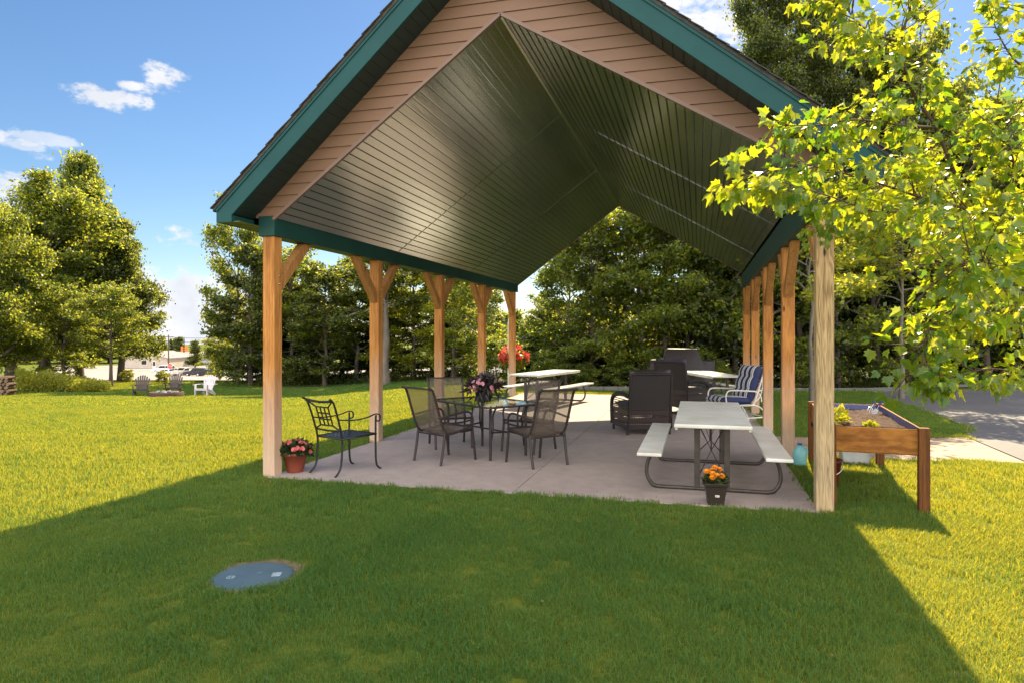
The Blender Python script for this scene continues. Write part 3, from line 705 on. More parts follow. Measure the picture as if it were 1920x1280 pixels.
# ------------------------------------------------------------------ plants in pots
def quads(P, Dr, Up, L, Wd):       # N leaf rhombs
    S = np.cross(Dr, Up); S /= np.linalg.norm(S, axis=1)[:, None]+1e-9
    L = L[:, None]; Wd = Wd[:, None]
    V = np.stack([P, P+Dr*L*.45+S*Wd*.5, P+Dr*L, P+Dr*L*.45-S*Wd*.5], 1).reshape(-1, 3)
    return V, np.arange(len(V)).reshape(-1, 4)
def rdir(rg, n, zb=0.0):
    v = rg.normal(size=(n, 3)); v /= np.linalg.norm(v, axis=1)[:, None]; v[:, 2] += zb; v /= np.linalg.norm(v, axis=1)[:, None]; return v
def foliage_ball(rg, n, rad, c, size, aspect=.5, zb=.2, flat=1.0, upper=True, shell=.4):
    d = rdir(rg, n)
    if upper: d[:, 2] = np.abs(d[:, 2])
    r = rad*(shell+(1-shell)*rg.random(n)**.5); P = d*r[:, None]*np.array([1, 1, flat])+np.array(c)
    Dr = d*.6+rdir(rg, n)*.8; Dr[:, 2] += zb; Dr /= np.linalg.norm(Dr, axis=1)[:, None]
    Up = rdir(rg, n, .7); L = size*(.7+.6*rg.random(n)); return quads(P, Dr, Up, L, L*aspect)
def flower(b, c, nrm, r, petals=5, cup=.2):
    nrm = Vector(nrm).normalized(); a = nrm.orthogonal().normalized(); bb = nrm.cross(a)
    for k in range(petals):
        t = 2*math.pi*k/petals; d = a*math.cos(t)+bb*math.sin(t); e = a*math.cos(t+math.pi/2)+bb*math.sin(t+math.pi/2); c_ = Vector(c); w = r*1.15*math.sin(math.pi/petals)*1.15
        b.add([c_, c_+d*r*.55+e*w+nrm*r*cup*.5, c_+d*r+e*w*.45+nrm*r*cup, c_+d*r-e*w*.45+nrm*r*cup, c_+d*r*.55-e*w+nrm*r*cup*.5], [(0,1,2,3,4)])
def pot_round(t, r0, r1, h, m):
    pr = [(0, 0), (r0*.96, 0), (r0, .01), (r1*.96, h*.86), (r1*1.06, h*.86), (r1*1.08, h*.99), (r1*1.05, h), (r1*.95, h), (r1*.93, h*.9), (0, h*.9)]
    o = MB().lathe(pr, 32).build('pot', m, t); return o
rg = np.random.default_rng(5)
t = empty('flower_pot', (-2.82,.30,Z0), 0, 'rust red round pot of coral impatiens beside the front left post', 'potted plant')
pot_round(t, .095, .15, .235, 'terracotta')
V, Q = foliage_ball(rg, 420, .185, (0,0,.22), .075, .6, .1, .72); rawmesh('foliage', V, Q, 'potleaf', t)
fb = MB()
for k in range(26):
    d = rdir(rg, 1)[0]; d[2] = abs(d[2])*.9+.05; p = d*.19*np.array([1,1,.78])+np.array([0,0,.235]); flower(fb, p, d+np.array([0,-.3,.2]), .030, 5)
fb.build('flowers', 'coral_petal', t)
t = empty('potted_impatiens', (-1.03,2.12,.012+.717), 0, 'dark round pot of pink impatiens on the glass table', 'potted plant')
pot_round(t, .10, .14, .20, 'darkpot')
V, Q = foliage_ball(rg, 460, .245, (0,0,.17), .085, .45, .0, .72); 
V2, Q2 = foliage_ball(rg, 90, .25, (0,0,.17), .13, .2, -.6, .4, False, .8); rawmesh('foliage', np.vstack([V, V2]), np.vstack([Q, Q2+len(V)]), 'purpleleaf', t)
fb = MB()
for k in range(46):
    d = rdir(rg, 1)[0]; d[2] = d[2]*.5+.35; p = d*.245*np.array([1,1,.72])+np.array([0,0,.17]); flower(fb, p, d, .031, 5)
fb.build('flowers', 'pink_petal', t)
t = empty('marigold_pot', (2.0,.02,Z0), R(6), 'square dark brown pot of orange marigolds at the foot of the near picnic table', 'potted plant')
def sqpot(t):
    b = MB()
    def ring(h, z): return [(-h,-h,z),(h,-h,z),(h,h,z),(-h,h,z)]
    lv = [(.072,0),(.098,.185),(.108,.185),(.112,.215),(.100,.215),(.095,.17)]
    vs = sum([ring(h, z) for h, z in lv], []); fs = [(0,1,2,3)]
    for i in range(len(lv)-1):
        for k in range(4): fs.append((i*4+k, i*4+(k+1) % 4, (i+1)*4+(k+1) % 4, (i+1)*4+k))
    fs.append(tuple(range(20, 24))); b.add(vs, fs); return b.build('pot', 'brownpot', t, .004)
sp_ = sqpot(t)
MB().box(-.012,.026,-.0925,-.0865,.085,.103).build('sticker', 'white', sp_)
st = MB(); 
for dx, w in ((-.006,.006),(.004,.008),(.016,.005)): st.box(dx-w/2, dx+w/2, -.0932, -.0926, .089, .096)
st.build('sticker_print', 'darkpot', sp_)
V, Q = foliage_ball(rg, 260, .12, (0,0,.20), .05, .35, .3, .8); rawmesh('foliage', V, Q, 'leafdark', t)
fb = MB(); sb = MB()
for k, (x, y, z) in enumerate([(-.085,-.03,.315),(-.03,-.05,.30),(.0,.02,.345),(.01,-.06,.285),(.055,-.05,.28),(-.035,-.07,.265),(.045,.04,.325),(-.02,.06,.31)]):
    n = (x*1.5, -.5+y*2, .75)
    for q in range(4):
        nn = Vector(n).normalized(); flower(fb, Vector((x,y,z))+nn*.004*q, n, .030-.005*q, 11, .25+.15*q)
    sb.tube([(x*.3, y*.3, .19), (x, y, z-.004)], .0025, 5)
fb.build('flowers', 'orange_petal', t); sb.build('stems', 'leafdark', t)

# ------------------------------------------------------------------ wicker chairs
def uvmesh(name, pts2, m, parent):      # grid of points rows x cols with UV in metres
    rows, cols = len(pts2), len(pts2[0]); me = bpy.data.meshes.new(name)
    me.from_pydata([tuple(p) for r in pts2 for p in r], [], [(i*cols+k, i*cols+k+1, (i+1)*cols+k+1, (i+1)*cols+k) for i in range(rows-1) for k in range(cols-1)])
    uv = me.uv_layers.new(name='UVMap'); us = [[0]*cols for _ in range(rows)]; vs = [[0]*cols for _ in range(rows)]
    for i in range(rows):
        for k in range(cols):
            if k: us[i][k] = us[i][k-1]+(Vector(pts2[i][k])-Vector(pts2[i][k-1])).length
            if i: vs[i][k] = vs[i-1][k]+(Vector(pts2[i][k])-Vector(pts2[i-1][k])).length
    for l in me.loops: i, k = divmod(l.vertex_index, cols); uv.data[l.index].uv = (us[i][k]*2.0, vs[i][k]*2.0)
    me.materials.append(M[m]); me.polygons.foreach_set('use_smooth', [True]*len(me.polygons))
    o = bpy.data.objects.new(name, me); COL.objects.link(o); o.parent = parent; return o
def cushion(name, w, h, th, m, parent, M4, stripes=False, nx=14, ny=14, rolls=0):
    vs = []; fs = []
    for sgn in (1, -1):
        for j in range(ny+1):
            for i in range(nx+1):
                u, v = i/nx*2-1, j/ny*2-1
                e = (1-abs(u)**5)**.4*(1-abs(v)**5)**.4; e *= 1 if not rolls else (.62+.38*abs(math.sin((v+1)/2*math.pi*rolls))**.5)
                vs.append(M4 @ Vector((u*w/2, sgn*th/2*e, v*h/2)))
    n = (nx+1)*(ny+1)
    for s in (0, 1):
        for j in range(ny):
            for i in range(nx): a = s*n+j*(nx+1)+i; fs.append((a, a+1, a+nx+2, a+nx+1) if s == 0 else (a, a+nx+1, a+nx+2, a+1))
    b = MB(); b.add(vs, fs, True); return b.build(name, m, parent)
def wicker(loc, rz, label, cm, swivel=False):
    t = empty('wicker_armchair', loc, rz, label, 'chair', 'dark wicker armchairs on the patio')
    if swivel: t.scale = (1, 1, 1.07)
    zb = .10 if not swivel else .18
    hw, hd = .36, .40
    # back: slightly curved panel leaning back
    def backp(u, z): 
        y = -hd-.13*(z-zb)/.9 - .02*(1-u*u); return (u*hw*(1-.06*(z-zb)), y, z)
    rows = [[backp(-1+2*k/12, zb+(1.0-zb)*i/16) for k in range(13)] for i in range(17)]
    # solid inner back, open woven lower skirt
    uvmesh('woven_back', rows[:7], 'weave', t)
    b = MB(); rr_ = rows[6:]; cols = 13
    vs = [p for r in rr_ for p in r]; n = len(rr_)
    b.add(vs, [(i*cols+k, i*cols+k+1, (i+1)*cols+k+1, (i+1)*cols+k) for i in range(n-1) for k in range(cols-1)], True)
    vs2 = [(p[0], p[1]+.03, p[2]) for p in vs]; b.add(vs2, [(i*cols+k, (i+1)*cols+k, (i+1)*cols+k+1, i*cols+k+1) for i in range(n-1) for k in range(cols-1)], True)
    b.build('back', 'rattan', t)
    fr = MB(); edge = [rows[i][0] for i in range(17)]+rows[16][1:-1]+[rows[i][12] for i in range(16, -1, -1)]
    fr.tube(edge, .02, 8); fr.build('back_frame', 'rattan', t)
    for s in (-1, 1):
        x = s*(hw+.02)
        arm = smooth_path([(x, -hd-.05, .64), (x, -.2, .66), (x, .15, .63), (x, .36, .56), (x, .43, .45), (x, .42, .25), (x, .40, zb)], 5)
        ab = MB(); ab.tube(arm, .032, 8, flat=1.3); ab.build('arm', 'rattan', t)
        g_ = [[(x, p[1]*.98-.01, zb+(p[2]-zb)*i/8) for p in arm[:26]] for i in range(9)]
        uvmesh('side_panel', g_[:7], 'weave', t)
        sl = MB()
        for q in range(4): z = .47+q*.035; sl.tube([(x, -hd-.05, z), (x, .36-.04*q, z-.01)], .008, 6)
        sl.build('side_rods', 'rattan', t)
    g_ = [[(-hw+2*hw*k/10, .40, zb+(.36-zb)*i/6) for k in range(11)] for i in range(7)]; uvmesh('front_skirt', g_, 'weave', t)
    MB().box(-hw, hw, -hd, .40, .35, .38).build('seat_deck', 'rattan', t)
    cushion('seat_cushion', .68, .76, .14, cm, t, Matrix.Translation((0, .0, .45)) @ Matrix.Rotation(R(90), 4, 'X'))
    cushion('back_cushion', .70, .70, .16, cm, t, Matrix.Translation((0, -.41, .72)) @ Matrix.Rotation(R(9), 4, 'X'))
    fb = MB(); fb.tube([(-hw, -hd, zb), (hw, -hd, zb), (hw, .4, zb), (-hw, .4, zb), (-hw, -hd, zb)], .018, 8)
    fb.build('base_rail', 'rattan', t)
    lg = MB()
    if swivel:
        lg.lathe([(.05, .03), (.05, .2)], 16)
        for a in range(4): q = R(45+90*a); lg.bar((0, 0, .04), (.33*math.cos(q), .33*math.sin(q), .015), .04, .03)
        lg.build('swivel_base', 'blackmetal', t)
    else:
        for x in (-1, 1):
            for y in (-1, 1): MB().tube([(x*hw, y*.38, 0), (x*hw, y*.38, .1)], .022, 8).build('leg', 'rattan', t)
wicker((.90,4.82,Z0), R(24), 'dark wicker armchair seen from behind, beside the near picnic table', 'cover')
wicker((1.52,7.72,Z0), R(-28), 'taller dark wicker swivel chair with a navy cushion behind the near wicker chair', 'cushion_navy', True)

# ------------------------------------------------------------------ striped glider
def glider():
    t = empty('cushioned_glider_chair', (2.42,6.3,Z0), R(120), 'white tube glider chair with navy and white striped cushions by the right posts', 'chair')
    for s in (-1, 1):
        x = s*.30
        b = MB(); b.tube(smooth_path([(x, .26, .36), (x, .29, .50), (x, .26, .61), (x, .15, .635), (x, -.15, .62), (x, -.33, .60), (x, -.42, .52), (x, -.44, .42)], 5), .014, 8); b.build('armrest', 'whitetube', t)
        b = MB(); b.tube(smooth_path([(x, .33, .40), (x, .0, .36), (x, -.24, .36), (x, -.31, .45), (x, -.42, .75), (x, -.50, 1.0), (x, -.54, 1.03)], 5), .014, 8)
        b.tube(smooth_path([(x, -.27, .40), (x, -.40, .50), (x, -.46, .70), (x, -.44, .86)], 4), .010, 8); b.build('side_frame', 'whitetube', t)
        b = MB(); b.tube(smooth_path([(x*1.1, .36, 0), (x*1.1, .30, .14), (x*1.08, .22, .30), (x*1.05, .05, .36), (x*1.05, -.25, .36), (x*1.08, -.42, .30), (x*1.1, -.54, .12), (x*1.1, -.60, 0)], 5), .014, 8)
        b.tube([(x*1.1, .31, .12), (x*1.1, -.53, .14)], .012, 8); b.build('leg', 'whitetube', t)
    for y, z in ((.33,.40),(-.24,.36),(-.54,1.03),(-.42,.75),(.3,.14),(-.53,.14)): MB().tube([(-.30, y, z), (.30, y, z)], .011, 8).build('cross_bar', 'whitetube', t)
    for k in range(-2, 3): MB().bar((k*.11, .33, .395), (k*.11, -.24, .365), .03, .006).build('seat_strap', 'whitetube', t)
    cushion('seat_cushion', .56, .64, .17, 'stripe', t, Matrix.Translation((0, .05, .44)) @ Matrix.Rotation(R(93), 4, 'X'), nx=18, ny=18)
    cushion('back_cushion', .56, .70, .21, 'stripe', t, Matrix.Translation((0, -.34, .74)) @ Matrix.Rotation(R(19), 4, 'X'), nx=18, ny=28, rolls=3)
glider()

# ------------------------------------------------------------------ covered grill
def grill():
    t = empty('covered_grill', (1.42,11.45,Z0), R(4), 'wide barbecue grill under a dark vinyl cover at the back of the patio', 'grill')
    prof = [(-.82,.06),(-.82,.90),(-.80,.97),(-.74,.985),(-.52,.985),(-.46,1.02),(-.42,1.20),(-.37,1.27),(.37,1.27),(.42,1.20),(.46,1.02),(.52,.985),(.74,.985),(.80,.97),(.82,.90),(.82,.06)]
    n = len(prof); vs = []; fs = []; ly = [(-.33, .97), (-.31, 1.0), (0, 1.012), (.27, 1.0), (.30, .97)]
    for y, k in ly:
        for i, (x, z) in enumerate(prof): vs.append((x*(k if abs(y) > .2 else 1)+.012*math.sin(z*17+y*9), y+.012*math.sin(x*9), z*k if z > .5 else z))
    for j in range(len(ly)-1):
        for i in range(n-1): fs.append((j*n+i, j*n+i+1, (j+1)*n+i+1, (j+1)*n+i))
    fs.append(tuple(range(n))); fs.append(tuple(range((len(ly)-1)*n, len(ly)*n))[::-1])
    MB().add(vs, fs, True).build('cover', 'cover', t, .012, 3)
    for x in (-.7, .7):
        for y in (-.24, .22):
            MB().lathe([(0,0),(.03,0),(.03,.03),(0,.03)], 12, (x, y, 0)).tube([(x, y, .03), (x, y, .09)], .012, 6).build('caster', 'black', t)
grill()

# ------------------------------------------------------------------ raised planter bed
def planter():
    t = empty('raised_garden_bed', (3.555,1.42,0), R(-4.5), 'waist high stained timber garden bed standing on four legs by the front right post', 'planter')
    hw, hl = .41, 1.20
    for sx in (-1, 1):
        for sy in (-1, 1):
            MB().box(-.045, .045, -.045, .045, -.05, .79).build('leg', 'bedleg', t, .004, loc=(sx*(hw-.02), sy*(hl-.02), 0))
    for sy in (-1, 1): MB().box(-.019, .019, -.019, .019, -(hw-.066), hw-.066).build('end_board', 'bedwood', t, .003).matrix_local = Matrix.Translation((0, sy*(hl-.04), .655)) @ Matrix.Rotation(R(90), 4, 'Y') @ Matrix.Diagonal((6.2, 1, 1, 1))
    for sx in (-1, 1):
        o = MB().box(-.115, .115, -.019, .019, -(hl-.066), hl-.066).build('side_board', 'bedwood', t, .003); o.matrix_local = Matrix.Translation((sx*(hw-.03), 0, .655)) @ Matrix.Rotation(R(-90), 4, 'X') @ Matrix.Rotation(R(90), 4, 'Z')
    MB().box(-hw+.03, hw-.03, -hl+.05, hl-.05, .525, .545).build('bottom', 'bedwood', t)
    b = MB(); i0, i1, zt, zb = (hw-.052, hl-.062, .775, .56)
    n = 26
    def ring(f, z, wob): 
        o = []
        for k in range(n*4):
            e, q = divmod(k, n); u = q/n*2-1
            x, y = [(u, -1), (1, u), (-u, 1), (-1, -u)][e]
            w = wob*mnoise.noise(Vector((k*.7, z*9, 0)))
            o.append((x*(i0*f+w), y*(i1*f+w), z+w*.3))
        return o
    lv = [(1.02, zt+.004, .004), (1.0, zt-.01, .008), (.98, zt-.08, .012), (.97, zb, .01)]
    vs = sum([ring(*l) for l in lv], []); m_ = n*4
    b.add(vs, [(i*m_+k, i*m_+(k+1) % m_, (i+1)*m_+(k+1) % m_, (i+1)*m_+k) for i in range(3) for k in range(m_)], True); b.build('liner', 'liner', t)
    rows = 60; cols = 26; vs = []
    for j in range(rows+1):
        for i in range(cols+1):
            x = -i0*.96+2*i0*.96*i/cols; y = -i1*.97+2*i1*.97*j/rows
            vs.append((x, y, .715+.028*mnoise.noise(Vector((x*9, y*9, 1)))+.018*mnoise.noise(Vector((x*30, y*30, 4)))))
    MB().add(vs, [(j*(cols+1)+i, j*(cols+1)+i+1, (j+1)*(cols+1)+i+1, (j+1)*(cols+1)+i) for j in range(rows) for i in range(cols)], True).build('soil', 'soil', t)
    rg = np.random.default_rng(9)
    return t
planter()
def lettuce(loc, r, seed, label):
    rg = np.random.default_rng(seed); V, Q = foliage_ball(rg, 46, r*.75, (0,0,0), r*.9, .75, .3, .8, True, .3)
    o = rawmesh('seedling', V, Q, 'lettuce', None, loc=loc); tag(o, label, 'seedling', 'seedlings in the garden bed')
lettuce((3.30,.95,.73), .085, 1, 'yellow green lettuce seedling in the garden bed, nearest the front left corner')
lettuce((3.33,1.42,.73), .11, 2, 'largest yellow green lettuce seedling, halfway along the left side of the bed')
lettuce((3.50,.62,.73), .06, 3, 'small seedling in the garden bed near its front board')
def handtool(loc, rot, label, fork=True):
    t = empty('hand_fork' if fork else 'hand_trowel', loc, 0, label, 'garden tool'); t.rotation_euler = rot
    MB().tube([(0,0,0), (0,0,.04), (0,0,.12)], [.012,.016,.013], 8).build('handle', 'liner', t)
    MB().tube([(0,0,.118), (0,0,.13)], .012, 8).build('handle_tip', 'white', t)
    b = MB(); b.tube([(0,0,0), (0,.01,-.05)], .005, 6)
    if fork:
        for x in (-.025, 0, .025): b.tube([(0,.01,-.05), (x,.012,-.07), (x,0,-.15)], .004, 6)
    else: b.add([(-.02,.01,-.05),(.02,.01,-.05),(.03,0,-.10),(0,-.01,-.16),(-.03,0,-.10)], [(0,1,2,3,4)])
    b.build('tines' if fork else 'blade', 'chrome', t)
handtool((3.86,2.10,.83), (R(-25), R(38), R(10)), 'blue handled hand fork stuck in the bed soil, leaning right')
handtool((3.90,2.02,.82), (R(-20), R(24), R(-30)), 'second blue handled tool leaning across the hand fork', False)

# ------------------------------------------------------------------ jug, bucket, tub
t = empty('water_jug', (3.07,2.32,.0), R(20), 'teal plastic water jug with a blue cap beside the second right post', 'jug')
MB().lathe([(0,.0),(.07,0),(.082,.012),(.082,.15),(.078,.19),(.05,.235),(.022,.255),(.022,.27)], 24).build('body', 'jug', t)
MB().lathe([(.0,.292),(.024,.292),(.026,.288),(.026,.266),(.0,.266)], 16).build('cap', 'cap', t)
MB().tube(smooth_path([(.03,0,.25),(.075,0,.235),(.098,0,.19),(.09,0,.14),(.078,0,.13)], 4), .011, 8).build('handle', 'jug', t)
t = empty('bucket', (3.22,1.30,.0), R(15), 'maroon bucket with a white handle in the grass behind the front right post', 'bucket')
MB().lathe([(0,.004),(.10,.004),(.105,.01),(.14,.26),(.15,.26),(.152,.275),(.146,.28),(.137,.275),(.10,.02),(0,.018)], 28).build('body', 'bucket', t)
MB().tube(smooth_path([(-.148,0,.262),(-.12,-.10,.20),(0,-.165,.14),(.12,-.10,.20),(.148,0,.262)], 6), .005, 6).build('handle', 'white', t)
t = empty('storage_tub', (3.78,2.75,.0), R(0), 'translucent white storage tub on the ground under the garden bed', 'tub')
b = MB(); b.add([(-.15,-.11,0),(.15,-.11,0),(.15,.11,0),(-.15,.11,0),(-.18,-.14,.24),(.18,-.14,.24),(.18,.14,.24),(-.18,.14,.24)], [(0,3,2,1),(0,1,5,4),(1,2,6,5),(2,3,7,6),(3,0,4,7)]); b.build('body', 'tub', t, .015)
MB().box(-.19,.19,-.15,.15,.238,.262).build('lid', 'tub', t, .008)

# ------------------------------------------------------------------ access lid in the lawn
LX, LY = -1.085, -2.85
t = empty('access_lid', (LX,LY,0), R(25), 'round blue grey plastic access lid set flush in the front lawn', 'lid')
MB().lathe([(0,.016),(.10,.017),(.235,.014),(.255,.012),(.268,.004),(.27,-.03)], 48).build('cover_plate', 'lid', t)
b = MB()
for k in range(14):
    a = R(k*360/14); b.bar((-.14+.026*math.cos(a), -.03+.026*math.sin(a), .0166), (-.14+.026*math.cos(a+.36), -.03+.026*math.sin(a+.36), .0166), .005, .001)
for dy in (-.012, 0, .012): b.bar((-.155, -.03+dy, .0166), (-.143, -.03+dy, .0166), .004, .001); b.bar((-.134, -.03+dy, .0166), (-.124, -.03+dy, .0166), .004, .001)
b.build('round_mark', 'scuff', t)
b = MB()
for k in range(7): b.bar((.125, -.055+k*.011, .0160), (.185-.004*(k % 2), -.055+k*.011, .0156), .0075, .001)
b.bar((.02,.02,.0170),(.05,.03,.0170),.003,.0008)
b.build('square_mark', 'scuff', t)
d = MB(); prev = None; n = 64; vs = [(0,0,0)]
for k in range(n):
    a = 2*math.pi*k/n; r = .30+.035*mnoise.noise(Vector((math.cos(a)*3, math.sin(a)*3, 0)))+(.04 if math.sin(a) > .2 else 0); vs.append((r*math.cos(a), r*math.sin(a), 0))
o = d.add(vs, [(0, k+1, (k+1) % n+1) for k in range(n)]).build('bare_soil', 'dirt', None, loc=(LX, LY+.01, .005)); tag(o, kind='structure')

# ------------------------------------------------------------------ grass blades
def tuft(nb, h, w, spread, seed):
    rg = np.random.default_rng(seed); b = MB()
    for k in range(nb):
        a, r = rg.random()*6.283, spread*rg.random()**.5; x, y = r*math.cos(a), r*math.sin(a)
        d = rg.random()*6.283; ln = rg.normal(.0, .6); hh = h*(.55+.6*rg.random()); ww = w*(.7+.6*rg.random())
        dx, dy = math.cos(d), math.sin(d); px, py = -dy, dx; f = d+rg.normal(0, .9); bx, by = math.cos(f), math.sin(f)
        p1 = (x+dx*hh*ln*.35, y+dy*hh*ln*.35, hh*.55); p2 = (x+dx*hh*ln*1.15, y+dy*hh*ln*1.15, hh*(1-.25*abs(ln)))
        b.add([(x-bx*ww/2, y-by*ww/2, -.005), (x+bx*ww/2, y+by*ww/2, -.005), (p1[0]+bx*ww*.45, p1[1]+by*ww*.45, p1[2]), (p1[0]-bx*ww*.45, p1[1]-by*ww*.45, p1[2]), p2], [(0,1,2,3),(3,2,4)])
    me = bpy.data.meshes.new('grass_tuft'); me.from_pydata(b.v, [], b.f); me.materials.append(M['grass']); o = bpy.data.objects.new('grass_tuft', me); return o
def scatter(name, pts, rots, scl, srcs, label):
    me = bpy.data.meshes.new(name); me.vertices.add(len(pts)); me.vertices.foreach_set('co', np.array(pts, dtype=np.float32).ravel())
    for an, dt, arr in (('rz', 'FLOAT', rots), ('sc', 'FLOAT', scl)):
        a = me.attributes.new(an, dt, 'POINT'); a.data.foreach_set('value', np.array(arr, dtype=np.float32))
    o = bpy.data.objects.new(name, me); COL.objects.link(o); tag(o, label, 'grass', kind='stuff')
    ng = bpy.data.node_groups.new(name, 'GeometryNodeTree')
    ng.interface.new_socket('Geometry', in_out='INPUT', socket_type='NodeSocketGeometry'); ng.interface.new_socket('Geometry', in_out='OUTPUT', socket_type='NodeSocketGeometry')
    gi = ng.nodes.new('NodeGroupInput'); go = ng.nodes.new('NodeGroupOutput')
    j = ng.nodes.new('GeometryNodeGeometryToInstance')
    for s in srcs:
        oi = ng.nodes.new('GeometryNodeObjectInfo'); oi.inputs['Object'].default_value = s; oi.inputs['As Instance'].default_value = True; ng.links.new(oi.outputs['Geometry'], j.inputs[0])
    ip = ng.nodes.new('GeometryNodeInstanceOnPoints'); ng.links.new(gi.outputs[0], ip.inputs['Points']); ng.links.new(j.outputs[0], ip.inputs['Instance'])
    ip.inputs['Pick Instance'].default_value = False
    rz = ng.nodes.new('GeometryNodeInputNamedAttribute'); rz.data_type = 'FLOAT'; rz.inputs['Name'].default_value = 'rz'
    sc = ng.nodes.new('GeometryNodeInputNamedAttribute'); sc.data_type = 'FLOAT'; sc.inputs['Name'].default_value = 'sc'
    cx = ng.nodes.new('ShaderNodeCombineXYZ'); ng.links.new(rz.outputs[0], cx.inputs[2])
    ng.links.new(cx.outputs[0], ip.inputs['Rotation']); ng.links.new(sc.outputs[0], ip.inputs['Scale'])
    ng.links.new(ip.outputs[0], go.inputs[0])
    md = o.modifiers.new('scatter', 'NODES'); md.node_group = ng; return o
def lawn_ok(x, y, lo=0.0):
    if -3.0 < x < 2.95 and -.075-lo < y < 11.78: return False
    if ((x-LX-.005)/.29)**2+((y-LY-.035)/.325)**2 < 1: return False
    if in_poly(x, y, roadpoly) or in_poly(x, y, [(2.95,3.55),(4.1,3.02),(5.2,3.2),(5.95,3.2),(5.98,5.5),(5.3,5.3),(4.5,4.85),(2.95,4.85)]): return False
    return True
rg = np.random.default_rng(11)
def band(z0, z1, dens, smin, smax, am=.86):
    pts, rr, ss = [], [], []; area = am*(z1*z1-z0*z0); n = int(area*dens)
    Z = np.sqrt(z0*z0+(z1*z1-z0*z0)*rg.random(n)); A = (rg.random(n)*2-1)*am; rot = rg.random(n)*6.283; s0 = smin+(smax-smin)*rg.random(n)
    for z, a, r, s in zip(Z, A, rot, s0):
        X = a*z; x = CAM.x+X*math.cos(TH)-z*math.sin(TH); y = CAM.y+X*math.sin(TH)+z*math.cos(TH)
        if not lawn_ok(x, y): continue
        if z > 23 and X/z > -.02: continue
        f = 1+.35*mnoise.noise(Vector((x*.9, y*.9, 0)))+.25*mnoise.noise(Vector((x*3, y*3, 5)))
        pts.append((x, y, H(x, y))); rr.append(r); ss.append(s*f)
    return pts, rr, ss
scatter('lawn_grass', *band(2.2, 6.0, 420, .62, .98), [tuft(30, .060, .0044, .07, 1)], 'short mown grass blades of the front lawn')
scatter('lawn_grass', *band(6.0, 11.0, 200, .75, 1.05), [tuft(38, .056, .0055, .09, 2)], 'short mown grass blades of the middle lawn')
scatter('lawn_grass', *band(11.0, 20.0, 60, .8, 1.1), [tuft(60, .055, .008, .17, 3)], 'short mown grass of the lawn beside the patio')
scatter('lawn_grass', *band(20.0, 46.0, 10, .8, 1.1), [tuft(90, .06, .018, .42, 4)], 'short mown grass of the far lawn')

# fallen leaf bits and petals on the slab and grass
rg = np.random.default_rng(23); n = 260; P = np.zeros((n, 3))
for i in range(n):
    x, y = rg.uniform(-2.9, 2.85), rg.uniform(0, 11.5)
    if i < 110: y = rg.random()**2*.5-.04
    elif i < 170: x = 2.85-rg.random()**2*.6
    elif i > 225: x, y = rg.uniform(-3.5, 5.5), rg.uniform(-4, -.3)
    P[i] = (x, y, .016 if y > -.06 else .05)
V, Q = quads(P, rdir(rg, n)*np.array([1,1,.12]), np.tile(np.array([[.05,.03,1.]]), (n,1)), .012+.022*rg.random(n), .008+.012*rg.random(n)); o = rawmesh('leaf_litter', V, Q, 'dirt'); tag(o, 'scattered dry leaf bits on the patio and lawn', 'leaf litter', kind='stuff')
